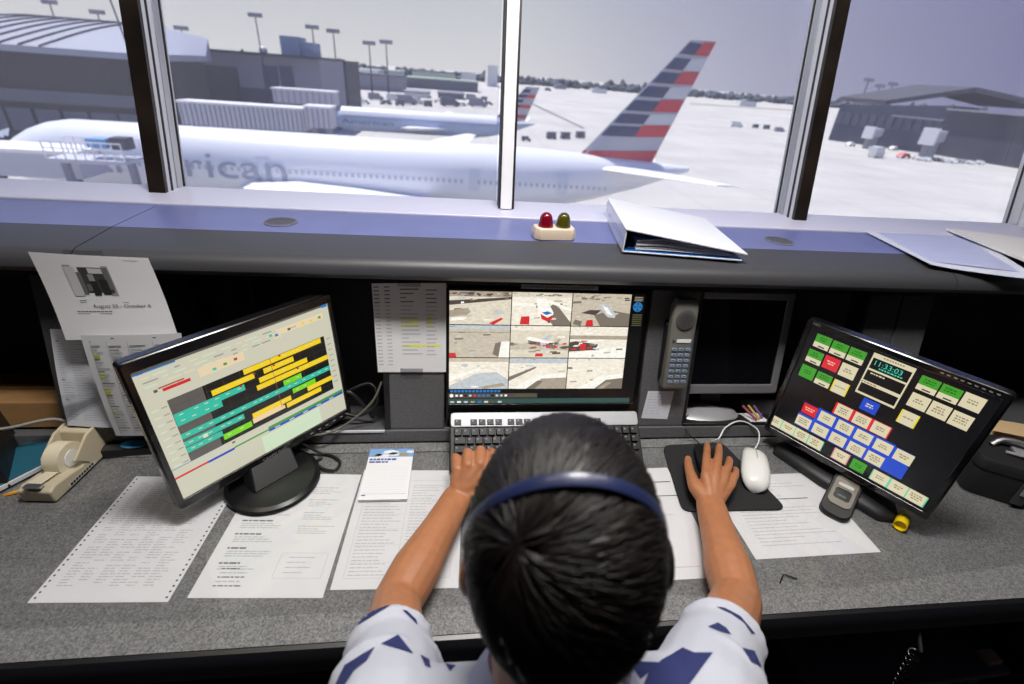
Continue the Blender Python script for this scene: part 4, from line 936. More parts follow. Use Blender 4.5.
# ------------------------------------------------------------------ the person
def capsule(mb,p0,p1,r0,r1,m,seg=16):
    p0,p1=V(p0),V(p1); d=(p1-p0); L=d.length; d=d.normalized() if L>1e-6 else V((0,0,1))
    a=d.orthogonal().normalized(); b=d.cross(a); rings=[]
    for k in range(1,6): t=-pi/2+pi/2*k/6+.0; rings.append((p0+d*r0*sin(t),r0*cos(t)))
    rings.append((p0,r0)); rings.append((p1,r1))
    for k in range(1,6): t=pi/2*k/6; rings.append((p1+d*r1*sin(t),r1*cos(t)))
    mb.loft([[c+a*r*cos(2*pi*i/seg)+b*r*sin(2*pi*i/seg) for i in range(seg)] for c,r in rings],m)
def chain(mb,pts,rs,m):
    for i in range(len(pts)-1): capsule(mb,pts[i],pts[i+1],rs[i],rs[i+1],m)
def fuse(mb,voxel,iters,fac=.5):
    o=mb.build('tmp',smooth=0); r=o.modifiers.new('r','REMESH'); r.mode='VOXEL'; r.voxel_size=voxel; r.use_smooth_shade=True
    s=o.modifiers.new('s','SMOOTH'); s.iterations=iters; s.factor=fac
    bpy.context.view_layer.update()
    me=bpy.data.meshes.new_from_object(o.evaluated_get(bpy.context.evaluated_depsgraph_get()))
    old=o.data; bpy.data.objects.remove(o); bpy.data.meshes.remove(old); return me
def link_mesh(name,me,parent,mats):
    me.name=name
    me.materials.clear()
    for m in mats: me.materials.append(m)
    me.polygons.foreach_set('use_smooth',[True]*len(me.polygons))
    o=bpy.data.objects.new(name,me); COL.objects.link(o)
    if parent is not None:
        me.transform(W[parent].inverted()); o.parent=parent; W[o]=W[parent]
    else: W[o]=M.Identity(4)
    return o
skin=mat('skin',(172,114,78),.48,noise=.07,nscale=55,bump=.12,bscale=500)
sk=skin.node_tree.nodes['Principled BSDF']; sk.inputs['Subsurface Weight'].default_value=.06; sk.inputs['Subsurface Radius'].default_value=(.012,.005,.003); sk.inputs['Subsurface Scale'].default_value=.5
HC=V((.093,.264,1.166)); HX_=M.Translation(HC)@M.Rotation(radians(-7),4,'Z')@M.Rotation(radians(-6),4,'X')
def hp(x,y,z): return HX_@V((x,y,z))
LS,RS=V((-.064,.238,.955)),V((.264,.232,.955)); NB=V((.100,.215,1.005))
LE,LWr=at(396,604,.803),at(457,498,.797)
RE,RWr=at(737,600,.803),at(711,506,.788)
b=MB()
# head: skull, jaw, face relief
mbh=b
b.ball((0,-.006,.018),(.071,.092,.090),skin,24,16,HX_); b.ball((0,.030,-.040),(.056,.062,.070),skin,20,14,HX_)
capsule(b,hp(0,.066,-.086),hp(0,.074,-.092),.020,.014,skin); capsule(b,hp(-.045,.02,-.070),hp(0,.066,-.092),.020,.018,skin); capsule(b,hp(.045,.02,-.070),hp(0,.066,-.092),.020,.018,skin)
chain(b,[hp(0,.086,.012),hp(0,.104,-.022),hp(0,.110,-.034)],[.008,.010,.012],skin); capsule(b,hp(-.013,.096,-.036),hp(.013,.096,-.036),.009,.009,skin)
capsule(b,hp(-.038,.078,.020),hp(.038,.078,.020),.011,.011,skin); capsule(b,hp(-.020,.088,-.060),hp(.020,.088,-.060),.007,.007,skin); capsule(b,hp(-.017,.086,-.069),hp(.017,.086,-.069),.0075,.0075,skin)
capsule(b,hp(-.046,.062,-.018),hp(-.036,.072,-.030),.020,.016,skin); capsule(b,hp(.046,.062,-.018),hp(.036,.072,-.030),.020,.016,skin)
for s in (-1,1):
    b.ball((s*.0775,-.012,-.034),(.009,.017,.026),skin,14,10,HX_@M.Rotation(radians(s*14),4,'Z'))
capsule(b,hp(0,-.030,-.060),NB+V((0,.004,-.01)),.056,.060,skin); capsule(b,hp(0,.0,-.075),NB+V((0,.03,0)),.048,.054,skin)
# trunk under the shirt
for p,q,r in (((-.04,.215,.945),(.24,.212,.945),.060),((.03,.185,.88),(.17,.185,.88),.095),((.04,.12,.70),(.15,.12,.70),.105),((.03,.07,.57),(.16,.07,.57),.112),((.10,.185,.88),(.095,.12,.70),.10),((.095,.12,.70),(.095,.07,.57),.105)):
    capsule(b,p,q,r,r,skin)
# arms
def arm(S,E,Wr,ws):
    d=(Wr-E).normalized(); side=V((0,0,1)).cross(d).normalized()
    chain(b,[S,S.lerp(E,.35),E],[.050,.043,.038],skin)
    chain(b,[E,E.lerp(Wr,.28),E.lerp(Wr,.62),Wr],[.038,.041,.033,.0225],skin)
    for s in (-1,1): chain(b,[E.lerp(Wr,.55)+side*s*.004,Wr+side*s*.009],[.030,.0205],skin)
    return d,side
arm(LS,LE,LWr,1); arm(RS,RE,RWr,1)
# right hand laid over the mouse
def P3(l): return [at(*q) for q in l]
ri=P3([(706,476,.812),(706.5,459,.812),(707,450,.800),(707,445,.793)])
rm=P3([(715,473,.814),(718,459,.814),(719,451,.802),(719,446,.794)])
rr_=P3([(724,477,.808),(728,467,.808),(729.5,461,.794),(729,459,.786)])
rp=P3([(731,484,.798),(735,476,.798),(736,471,.784),(735,469,.774)])
for f,r in ((ri,(.0105,.0092,.0084,.0074)),(rm,(.0108,.0095,.0086,.0075)),(rr_,(.0102,.0090,.0082,.0073)),(rp,(.0095,.0080,.0072,.0066))): chain(b,f,r,skin)
for f,r in ((ri,.0115),(rm,.0120),(rr_,.0115),(rp,.0105)): chain(b,[RWr+(f[0]-RWr)*.15,f[0]],[.0165,r],skin)
for f,g in ((ri,rm),(rm,rr_),(rr_,rp)): capsule(b,RWr.lerp((f[0]+g[0])/2,.35),((f[0]+g[0])/2)*1.0+V((0,-.004,-.004)),.015,.0095,skin)
chain(b,P3([(705,500,.790),(695,487,.794),(690,472,.790),(688,463,.782),(688,459,.778)]),[.0165,.0140,.0108,.0095,.0082],skin)
capsule(b,at(700,493,.792),ri[0]+V((0,-.012,-.012)),.014,.010,skin)
# left hand curled on the keyboard
li=P3([(491,467,.846),(493.5,455,.842),(491,452,.822),(487,456,.807)])
lm_=P3([(480,464,.850),(481,452,.846),(480,450,.824),(477,455,.807)])
lr=P3([(468,465,.848),(468,454,.844),(467,452,.824),(465,457,.807)])
lp=P3([(457,469,.838),(456,459,.836),(455,457,.818),(455,461,.805)])
for f,r in ((li,(.0128,.0118,.0100,.0085)),(lm_,(.0130,.0122,.0104,.0088)),(lr,(.0126,.0118,.0100,.0085)),(lp,(.0116,.0106,.0092,.0080))): chain(b,f,r,skin)
for f,r in ((li,.0118),(lm_,.0122),(lr,.0118),(lp,.0108)): chain(b,[LWr+(f[0]-LWr)*.15,f[0]],[.0175,r],skin)
for f,g in ((li,lm_),(lm_,lr),(lr,lp)): capsule(b,LWr.lerp((f[0]+g[0])/2,.35),(f[0]+g[0])/2+V((0,-.004,-.004)),.017,.0100,skin)
chain(b,P3([(466,497,.800),(482,489,.808),(497,475,.812),(506,464,.810),(509,458,.804)]),[.0180,.0150,.0115,.0102,.0088],skin)
capsule(b,at(474,492,.804),li[0]+V((.0,-.014,-.012)),.015,.010,skin)
me=fuse(b,.0026,4,.5)
per=thing('person','person with short black hair in a white and navy polo shirt, typing','person',(.095,.09,.0))
link_mesh('body',me,per,[skin])
# eyes and brows
ew=mat('eye_white',(220,214,208),.25); ei=mat('iris_dark',(30,20,16),.15)
hairm=mat('hair_black',(20,15,14),.50,spec=.42)
for s in (-1,1):
    mb=MB(HX_); mb.ball((s*.030,.074,.004),.0115,ew,14,10); mb.ball((s*.030,.0815,.002),.0055,ei,12,8); mb.build('eye',per,smooth=80)
    mb=MB(HX_); mb.tube([(s*.014,.091,.026),(s*.030,.090,.031),(s*.048,.078,.026)],[.003,.0035,.002],hairm); mb.build('eyebrow',per,smooth=80)
MB(HX_).tube([(-.020,.0945,-.0645),(0,.0975,-.0640),(.020,.0945,-.0645)],.0012,mat('lip_line',(120,62,52),.5)).build('mouth_line',per,smooth=80)
# hair: a cap shaped to the skull plus strands combed away from the crown
hb=MB()
hn=hairm.node_tree; bs=hn.nodes['Principled BSDF']; bs.inputs['Anisotropic'].default_value=.5
rad=V((.0810,.105,.108)); hc=V((0,-.004,.020))
def hair_r(d):        # direction in head space -> surface point
    p=V((d.x*rad.x,d.y*rad.y,d.z*rad.z)); 
    return hc+p
whorl=V((-.54,-.62,.57)).normalized()
w1=whorl.orthogonal().normalized(); w2=whorl.cross(w1)
def pol(t,a):         # angle from the whorl, bearing
    d=whorl*cos(t)+(w1*cos(a)+w2*sin(a))*sin(t); return d
def keep(d):
    face = d.y>.30 and d.z<.48+(.0 if abs(d.x)<.6 else -.35*(abs(d.x)-.6))
    side = abs(d.x)>.55 and d.z<-.10 and d.y>-.10
    nape = d.z<-.72+.25*max(0,-d.y-.3)*0
    return not(face or side or nape)
NT,NA=44,120; vs=[];fs=[]
idx={}
for i in range(NT+1):
    for j in range(NA):
        t=pi*.86*i/NT+1e-3; a=2*pi*j/NA; d=pol(t,a)
        rp_=hair_r(d); n=V((d.x/rad.x,d.y/rad.y,d.z/rad.z)).normalized()
        wv=.0016*sin(a*17+3*sin(t*4))+.0012*sin(a*41+t*9)+.001*sin(a*7-t*5)
        vs.append(HX_@(rp_+n*(wv if i>1 else 0))); idx[(i,j)]=d
for i in range(NT):
    for j in range(NA):
        if keep(idx[(i,j)]) or keep(idx[(i+1,j)]): fs.append((i*NA+j,i*NA+(j+1)%NA,(i+1)*NA+(j+1)%NA,(i+1)*NA+j))
hb.add(vs,fs,hairm)
rnd=random.Random(21)
NS=7500
for k in range(NS):
    t0=math.acos(1-rnd.random()*1.62); a0=rnd.random()*2*pi; L=rnd.uniform(.22,.42)
    d0=pol(t0,a0)
    if not keep(d0): continue
    pts=[]; tw=rnd.uniform(.05,.22); lift=rnd.uniform(.0003,.0026)
    for q in range(5):
        s=q/4; d=pol(min(t0+L*s,pi*.9),a0+tw*s*(1.2/(t0+.35))*.5)
        n=V((d.x/rad.x,d.y/rad.y,d.z/rad.z)).normalized(); pts.append((hair_r(d)+n*(.0004+lift*sin(s*pi*.8)),n,d))
    if not keep(pts[-1][2]) and rnd.random()<.45: continue
    vs=[];fs=[]
    for q in range(5):
        p,n,d=pts[q]; tg=(pts[min(q+1,4)][0]-pts[max(q-1,0)][0]).normalized(); sd=tg.cross(n).normalized(); w=.0011*(1-.8*q/4)
        vs+=[p-sd*w-n*.0006,p+n*w*.7,p+sd*w-n*.0006]
    for q in range(4):
        o=q*3; fs+=[(o,o+1,o+4,o+3),(o+1,o+2,o+5,o+4)]
    hb.add(vs,fs,hairm,HX_)
hb.build('hair',per,smooth=180)
# headset
hsb=mat('headset_navy',(30,38,74),.38,coat=.15); hsk=mat('headset_black',(18,18,20),.4)
hd_=thing('headset','black and navy headset band worn over the short black hair','headset',HC)
arc=[]
for k in range(33):
    a=radians(8+164*k/32); arc.append(V((.0845*cos(a),.000-.050*sin(a),.004+.1205*sin(a))))
mb=MB(HX_); rings=[]
for k,p in enumerate(arc):
    tg=(arc[min(k+1,32)]-arc[max(k-1,0)]).normalized(); n=(p-V((0,.015,.01))); n=(n-tg*n.dot(tg)).normalized(); s=tg.cross(n)
    rings.append([p+s*x+n*y for x,y in ((-.0046,-.0012),(.0046,-.0012),(.0046,.0010),(.0,.0020),(-.0046,.0010))])
mb.loft(rings,hsb); mb.build('headband',hd_,smooth=50)
E1=HX_@M.Translation((.0870,.012,-.012))@M.Rotation(pi/2,4,'Y')
MB(E1).lathe([(.026,-.012),(.030,-.008),(.030,.002),(.024,.012),(.0001,.014)],hsk,28).build('ear_cup',hd_,smooth=50)
MB(HX_@M.Translation((-.0805,.002,.016))@M.Rotation(pi/2,4,'Y')).lathe([(.011,-.004),(.012,.0),(.010,.004),(.0001,.005)],hsk,20).build('temple_pad',hd_,smooth=50)
MB(HX_).tube(smoothpath([(.104,.02,-.02),(.102,.06,-.055),(.075,.105,-.082),(.035,.125,-.083)],8),[.0028]*24+[.0028],hsk).ball((.030,.126,-.083),(.010,.007,.007),hsk).build('microphone_boom',hd_,smooth=60)
# polo shirt
shm=mat('shirt_white',(184,186,196),.85,bump=.25,bscale=420)
nv=mat('shirt_navy',(34,42,92),.85,bump=.2,bscale=420)
b=MB()
for p,q,r in (((-.045,.216,.945),(.245,.212,.945),.072),((.02,.185,.88),(.18,.185,.88),.112),((.03,.12,.70),(.16,.12,.70),.120),((.02,.07,.57),(.17,.07,.57),.128),((.10,.185,.88),(.095,.12,.70),.115),((.095,.12,.70),(.095,.07,.57),.12),((.06,.215,.985),(.14,.213,.985),.058)):
    capsule(b,p,q,r,r,shm)
for S,E,s in ((LS,LE,-1),(RS,RE,1)):
    e=S.lerp(E,.42 if s<0 else .36); d=(E-S).normalized()
    rnd=random.Random(31+s)
    chain(b,[S+V((0,-.01,0)),S.lerp(E,.25),e],[.066,.058,.050],shm)
    # open-ended cuff: the sleeve stops square on the arm
    a=d.orthogonal().normalized(); c=d.cross(a)
    b.loft([[S.lerp(E,t)+a*r*cos(2*pi*i/24)+c*r*sin(2*pi*i/24) for i in range(24)] for t,r in ((.20,.058),(.46,.0525),((.55,.0520) if s<0 else (.49,.0520)))],shm)
    for k in range(4):     # folds round the sleeve
        t=.12+.095*k; ph=rnd.random()*6; pts=[]
        for q in range(9):
            an=ph+q*.33; pts.append(S.lerp(E,t+.05*(q/8))+a*(.060-.015*t)*cos(an)+c*(.060-.015*t)*sin(an))
        for q in range(8): capsule(b,pts[q],pts[q+1],.0085*sin(pi*(q+.5)/9)+.002,.0085*sin(pi*(q+1.5)/9.6)+.002,shm,8)
me=fuse(b,.0045,5,.5)
sh=link_mesh('polo_shirt',me,per,[shm])
bm=bmesh.new(); bm.from_mesh(me); bm.transform(W[per]); bvh=BVHTree.FromBMesh(bm); bm.free()
polys=[[(358,625),(390,606),(383,605),(360,620)],[(402,610),(417,625),(416,620),(407,611)],[(381,644),(398,635),(413,654),(401,650),(390,647)],
 [(330,700),(337,682),(345,665),(375,647),(367,661),(354,671),(346,684),(341,700)],[(420,655),(429,660),(431,669),(425,666)],[(445,664),(456,666),(450,672)],
 [(716,607),(725,608),(740,616),(755,634),(751,634),(744,623),(731,614)],[(708,627),(718,623),(726,628),(731,635),(720,632)],
 [(636,700),(649,672),(662,660),(673,654),(683,648),(694,653),(713,653),(690,684),(682,700)],[(632,667),(638,662),(662,663),(640,680)],[(742,648),(754,651),(761,667),(751,662)]]
for pl in polys:
    bm=bmesh.new(); f=bm.faces.new([bm.verts.new((x,-y,0)) for x,y in pl]); bmesh.ops.triangulate(bm,faces=[f])
    for _ in range(4): bmesh.ops.subdivide_edges(bm,edges=[e for e in bm.edges if e.calc_length()>2.0],cuts=1,use_grid_fill=True)
    bmesh.ops.triangulate(bm,faces=bm.faces)
    ok={}
    for v in bm.verts:
        d=ray(v.co.x,-v.co.y).normalized(); hit=bvh.ray_cast(CAM,d)
        if hit[0] is not None: v.co=hit[0]+hit[1]*.0009; ok[v]=1
    bmesh.ops.delete(bm,geom=[v for v in bm.verts if v not in ok],context='VERTS')
    bm.faces.ensure_lookup_table(); bad=[f for f in bm.faces if max(e.calc_length() for e in f.edges)>.03]; bmesh.ops.delete(bm,geom=bad,context='FACES')
    bm.verts.index_update()
    if len(bm.faces)>0: MB().add([tuple(v.co) for v in bm.verts],[tuple(v.index for v in f.verts) for f in bm.faces],nv).build('navy_panel',sh,smooth=180)
    bm.free()
# collar
NX=M.Translation(NB+V((.0,.010,.012)))@M.Rotation(radians(-7),4,'Z')@M.Rotation(radians(-26),4,'X')
def oval2(a,bb,z,dip=0): return [(a*sin(t),bb*cos(t)*1.0,z+dip*cos(t)) for t in [radians(16)+radians(328)*k/40 for k in range(41)]]
mb=MB(NX); r0=[oval2(.062,.062,-.015),oval2(.064,.064,.028),oval2(.068,.068,.032),oval2(.076,.078,.018),oval2(.094,.096,-.016),oval2(.092,.094,-.019),oval2(.074,.076,.012)]
mb.loft(r0,mat('collar_white',(180,185,212),.8,bump=.2,bscale=420),False,closed=False); cl=mb.build('collar',per,smooth=70)
sd=cl.modifiers.new('thickness','SOLIDIFY'); sd.thickness=.0015
# trousers and shoes under the desk
trm=mat('trousers_dark',(28,30,40),.85); b=MB()
for s in (-1,1):
    hx,kx=.095+s*.085,.095+s*.125
    chain(b,[(hx,.07,.545),(kx,.50,.535),(kx+s*.01,.56,.12)],[.092,.070,.052],trm)
capsule(b,(.02,.06,.55),(.17,.06,.55),.125,.125,trm); me=fuse(b,.008,4); link_mesh('trousers',me,per,[trm])
for s in (-1,1):
    x=.095+s*.135; mb=MB()
    mb.loft([[(x+w*cos(t),y,.0+h*max(0,sin(t))+.002) for t in [2*pi*k/16 for k in range(16)]] for y,w,h in ((.50,.030,.07),(.52,.040,.10),(.58,.042,.095),(.66,.046,.062),(.72,.044,.045),(.75,.028,.03))],blackp); mb.build('shoe',per,smooth=50)
# office chair
ch=thing('office_chair','black office chair the person in the polo shirt sits on','chair',(.095,.06,0))
fab=mat('chair_fabric',(26,26,30),.9,bump=.2,bscale=600)
mb=MB(M.Translation((.095,.10,.385))); o=rrect(.50,.48,.09,6); mb.loft([[(x*.9,y*.9,0) for x,y in o],[(x,y,.02) for x,y in o],[(x,y,.05) for x,y in o],[(x*.92,y*.92,.068) for x,y in o]],fab); mb.build('seat',ch,smooth=45)
mb=MB(M.Translation((.095,-.135,.72))@M.Rotation(radians(80),4,'X')); o=rrect(.44,.46,.10,6); mb.loft([[(x*.92,y*.92,-.03) for x,y in o],[(x,y,-.015) for x,y in o],[(x,y,.015) for x,y in o],[(x*.92,y*.92,.03) for x,y in o]],fab); mb.build('backrest',ch,smooth=45)
MB().tube(smoothpath([(.095,-.02,.385),(.095,-.18,.40),(.095,-.215,.50),(.095,-.18,.62)],6),.018,blackp).build('back_support',ch,smooth=60)
for s in (-1,1):
    x=.095+s*.30
    mb=MB(); mb.tube(smoothpath([(x-s*.08,.05,.40),(x,.05,.42),(x,.04,.56),(x,.06,.60)],6),.013,blackp); mb.box((x,.08,.615),(.07,.25,.028),fab); mb.build('armrest',ch,smooth=45,bevel=.006)
MB(M.Translation((.095,.06,0))).lathe([(.03,.06),(.03,.22),(.019,.222),(.019,.385),(.0001,.386)],steel,20).build('gas_column',ch)
for k in range(5):
    a=2*pi*k/5+.3; d=V((cos(a),sin(a),0)); mb=MB(); mb.tube([V((.095,.06,.085)),V((.095,.06,.07))+d*.30],[.022,.013],blackp); lg=mb.build('base_leg',ch,smooth=60)
    p=V((.095,.06,.028))+d*.30; MB(M.Translation(p)@M.Rotation(a,4,'Z')@M.Rotation(pi/2,4,'X')).lathe([(.0001,-.02),(.027,-.02),(.027,.02),(.0001,.02)],darkm,18).build('caster',lg)
# ------------------------------------------------------------------ outside: the airport apron
apron=mat('apron_concrete',(186,183,179),.9,noise=.10,nscale=.05)
g=MB().rect(-1500,4,2500,5200,GZ,apron); struct(g.build('ground',smooth=0))
jm=mat('apron_joint',(140,138,136),.9); mk=mat('apron_yellow',(214,190,110),.9)
mb=MB()
for k in range(14): mb.rect(-60,60+k*14,400,60.12+k*14,GZ+.01,jm)
for k in range(22): mb.rect(-20+k*14,20,-19.88+k*14,260,GZ+.01,jm)
mb.build('trim_20',smooth=0)['kind']='structure'
mb=MB(); 
mb.add([tuple(at(x,y,GZ)+V((0,0,.03))) for x,y in ((524,101),(526,100),(585,128),(583,129))],[(0,1,2,3)],mat('taxi_line',(120,118,116),.9))
mb.add([tuple(at(x,y,GZ)+V((0,0,.03))) for x,y in ((690,103),(830,112),(830,113.4),(690,104.4))],[(0,1,2,3)],mat('grass_dry',(150,146,128),.9))
mb.build('trim_21',smooth=0)['kind']='structure'
# wide-body airliner alongside
AX,AY,AR=-39.96,49.04,-.0234
AP=M.Translation((AX,AY,GZ))@M.Rotation(AR,4,'Z')
ivory=mat('fuselage_white',(232,234,240),.35,coat=.3); flg=mat('flag_grey',(170,172,180),.45); red=mat('flag_red',(186,36,52),.45); blue=mat('flag_blue',(30,44,84),.45); wing=mat('wing_white',(236,236,238),.4)
ln=mat('livery_grey',(160,167,186),.5); winm=mat('cabin_window',(184,191,207),.4)
def fuselage(mb,L,R_,zc,m,nose=.12,tail=.30,up=1.9,zn=-.9,seg=32):
    rings=[]
    st=[0,.002,.008,.02,.035,.055,.08,.11,.2,.4,.6,1-tail,1-tail*.75,1-tail*.5,1-tail*.28,1-tail*.12,1-tail*.03,1]
    for s in st:
        if s<nose: k=sin(pi/2*min(1,(s/nose)))**.62; dz=zn*(1-k)
        elif s>1-tail: q=(s-(1-tail))/tail; k=max(.09,1-q**1.55*.93); dz=up*q**1.5
        else: k=1; dz=0
        k=max(k,.012); rings.append([(s*L,R_*k*cos(2*pi*i/seg),zc+dz+R_*k*sin(2*pi*i/seg)) for i in range(seg)])
    mb.loft(rings,m)
air=thing('passenger_airliner','white wide-body airliner with striped red and blue tail close outside the windows','aircraft',(AX,AY,GZ))
mb=MB(AP); fuselage(mb,62.8,3.1,5.9,ivory); mb.build('fuselage',air,smooth=60)
side=lambda z: -sqrt(max(0,3.1**2-(z-5.9)**2))-.015
w0=None
for k in range(84):
    x=9.5+k*.533
    if 22.3<x<24 or 40.5<x<42: continue
    if w0 is None: w0=MB(AP).rect(0,0,.26,.36,0,winm,M(((1,0,0,x),(0,0,-1,side(6.15)-.01),(0,1,0,5.97),(0,0,0,1)))).build('cabin_window',air,smooth=0); wx=x
    else:
        o=w0.copy(); o.location=AP.to_3x3()@V((x-wx,0,0)); COL.objects.link(o)
for x in (7.6,22.9,41.2,49.3):
    MB(AP).loft([[(x+a,side(z)-.01 if True else 0,z) for a in (0,1.05)] for z in (5.3,5.8,6.3,6.8,7.25)],mat('door_outline',(216,220,230),.4),False,closed=False).build('cabin_door',air,smooth=0)
mb=MB(AP); vs,fs=text_polys('American'); rv,_q=text_polys('rican'); xs_=[v.x for v in vs]; sx_=8.25/(max(v.x for v in rv)-min(v.x for v in rv)); zs_=3.0
mb.add([(25.3-(max(xs_)-v.x)*sx_,side(5.35+v.y*zs_)-.13,5.35+v.y*zs_) for v in vs],fs,ln); mb.build('lettering',air,smooth=0)
# windscreen
mb=MB(AP)
for k in range(3): mb.quad([(1.25+.75*k,-1.35-.42*k,7.25+.22*k),(1.95+.75*k,-1.75-.40*k,7.25+.22*k),(1.95+.75*k,-1.35-.40*k,7.85+.2*k),(1.35+.75*k,-1.0-.42*k,7.75+.2*k)],winm)
mb.build('windscreen',air,smooth=0)
# fin in its symmetry plane
iv=AP.inverted()
def fin_pt(px,py):
    n=AP.to_3x3()@V((0,1,0)); d=ray(px,py); s=n.dot(AP.translation-CAM)/n.dot(d); q=iv@(CAM+d*s); return V((q.x,q.z))
f0,f1,f2,f3=fin_pt(571.5,163),fin_pt(651,163.5),fin_pt(716.5,41.5),fin_pt(690.5,40)
def fp(s,c): a=f0.lerp(f3,s); b_=f1.lerp(f2,s); return a.lerp(b_,c)
mb=MB(AP)
def foil(s,t): 
    pr=((0,0),(.06,.55),(.25,1),(.55,.8),(1,.06)); out=[]
    for c,h in pr: p=fp(s,c); out.append((p.x,-h*t,p.y))
    for c,h in reversed(pr[1:]): p=fp(s,c); out.append((p.x,h*t,p.y))
    return out
mb.loft([foil(-.06,.46),foil(.2,.38),foil(.6,.27),foil(.97,.16),foil(1,.05)],flg); fin=mb.build('tail_fin',air,smooth=40)
def th(s,c):
    pr=((0,0),(.06,.55),(.25,1),(.55,.8),(1,.06)); t=.46+(.16-.46)*max(0,s)
    for (a,ha),(b_,hb_) in zip(pr,pr[1:]):
        if a<=c<=b_: return t*(ha+(hb_-ha)*(c-a)/(b_-a))
    return .05
def strip(s0,s1,c0,c1,m,skew=0):
    cs_=[c0+(c1-c0)*k/8 for k in range(9)]
    for sg in (-1,1):
        mb.loft([[(fp(s+skew*c,c).x,sg*(th(s,c)+.06),fp(s+skew*c,c).y) for c in cs_] for s in (s0,s1)],m,False,closed=False)
mb=MB(AP)
strip(-.03,.115,.0,1,red)
bands=((.245,.33),(.352,.43),(.455,.54),(.568,.652),(.678,.762),(.785,.87),(.90,.985))
for k,(a,b_) in enumerate(bands):
    strip(a,b_,.03,.52,blue,-.015)
    if k%2==0: strip(a-.01,b_+.005,.52,.985,red,-.0)
    else: strip(a-.012,b_,.52,.985,mat('flag_silver',(188,190,198),.45),0)
mb.build('tail_stripes',fin,smooth=0)
def surf(name,root,tip,th0,th1,m):
    mb=MB(AP)
    def sec(le,te,t):
        le,te=V(le),V(te); out=[]
        for c,h in ((0,0),(.06,.6),(.3,1),(.6,.7),(1,.03)): p=le.lerp(te,c); out.append((p.x,p.y,p.z+h*t))
        for c,h in ((.6,-.5),(.3,-.7),(.06,-.5)): p=le.lerp(te,c); out.append((p.x,p.y,p.z+h*t))
        return out
    mb.loft([sec(*r,t) for r,t in zip((root,tip),(th0,th1))],m); return mb.build(name,air,smooth=40)
for s in (-1,1):
    surf('wing',((20.5,s*2.2,4.6),(37.5,s*2.2,4.4)),((40.5,s*29.5,6.6),(42.2,s*29.5,6.6)),.85,.12,wing)
    surf('tailplane',((53.2,s*1.2,7.6),(60.0,s*1.0,7.6)),((60.6,s*10.6,8.3),(62.8,s*10.6,8.3)),.35,.08,wing)
    mb=MB(AP@M.Translation((23.0,s*9.6,2.5))@M.Rotation(pi/2,4,'Y')); mb.lathe([(1.35,-2.4),(1.62,-2.2),(1.78,-1.0),(1.65,1.6),(1.1,3.2),(.75,3.4),(.3,4.4),(.001,4.5)],ivory,28); en=mb.build('engine',air,smooth=50)
    MB(AP@M.Translation((23.0,s*9.6,2.5))@M.Rotation(pi/2,4,'Y')).lathe([(1.3,-2.35),(1.2,-2.0),(.3,-1.9),(.001,-2.3)],darkm,24).build('fan',en,smooth=50)
mb=MB(AP)
for x,y in ((5.6,0),(31.5,-5.4),(31.5,5.4)):
    mb.tube([(x,y,.6),(x,y,3.6)],.22,steel)
    for dx in ((-.75,.75) if x>10 else (0,)):
        for dy in (-.4,.4): mb.tube([(x+dx,y+dy-.2,.62),(x+dx,y+dy+.2,.62)],.6,blackp,14)
mb.build('landing_gear',air,smooth=40)
# narrow-body airliner farther out
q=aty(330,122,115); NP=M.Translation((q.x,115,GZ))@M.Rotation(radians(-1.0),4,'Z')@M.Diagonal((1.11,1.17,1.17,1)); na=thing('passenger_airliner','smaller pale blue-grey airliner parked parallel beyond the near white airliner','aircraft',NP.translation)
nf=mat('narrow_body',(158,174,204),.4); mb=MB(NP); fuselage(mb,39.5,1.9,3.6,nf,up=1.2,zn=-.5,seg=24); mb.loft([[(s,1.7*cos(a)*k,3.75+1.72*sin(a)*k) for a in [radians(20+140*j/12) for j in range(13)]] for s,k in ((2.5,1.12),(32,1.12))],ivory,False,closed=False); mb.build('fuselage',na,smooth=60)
mb=MB(NP); vs,fs=text_polys('American'); 
sd2=lambda z: -sqrt(max(0,1.9**2-(z-3.6)**2))-.03
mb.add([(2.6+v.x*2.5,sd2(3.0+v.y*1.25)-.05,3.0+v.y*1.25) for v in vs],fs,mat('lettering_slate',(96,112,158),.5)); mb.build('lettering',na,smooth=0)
def surf2(name,sec0,sec1,t0,t1,m,vertical=False):
    mb=MB(NP)
    def sc(le,te,t):
        le,te=V(le),V(te); ax=V((0,1,0)) if vertical else V((0,0,1))
        return [le,le.lerp(te,.25)+ax*t,le.lerp(te,.6)+ax*t*.7,te,le.lerp(te,.6)-ax*t*.7,le.lerp(te,.25)-ax*t]
    mb.loft([sc(*sec0,t0),sc(*sec1,t1)],m); return mb.build(name,na,smooth=0)
for s in (-1,1):
    surf2('wing',((13,s*1.4,2.8),(20.5,s*1.4,2.8)),((21.5,s*17,4.6),(23.2,s*17,4.6)),.4,.08,wing)
    surf2('tailplane',((34.5,s*.6,4.8),(38,s*.6,4.8)),((38.2,s*6.5,5.4),(39.5,s*6.5,5.4)),.2,.05,wing)
fn2=surf2('tail_fin',((31.5,0,5.2),(37.6,0,5.2)),((37.4,0,10.9),(40.0,0,10.9)),.25,.1,flg,True)
mb=MB(NP)
for k in range(6):
    a0,a1=.08+.15*k,.08+.15*k+.09
    for sg in (-1,1):
        P_=lambda s,c: (31.5+5.9*s+(6.1-3.5*s)*c, sg*.30, 5.2+5.7*s)
        mb.quad([P_(a0,.03),P_(a0,.5),P_(a1,.5),P_(a1,.03)],blue if k else red); 
        if k%2==0: mb.quad([P_(a0,.5),P_(a0,.97),P_(a1,.97),P_(a1,.5)],red)
mb.build('tail_stripes',fn2,smooth=0)

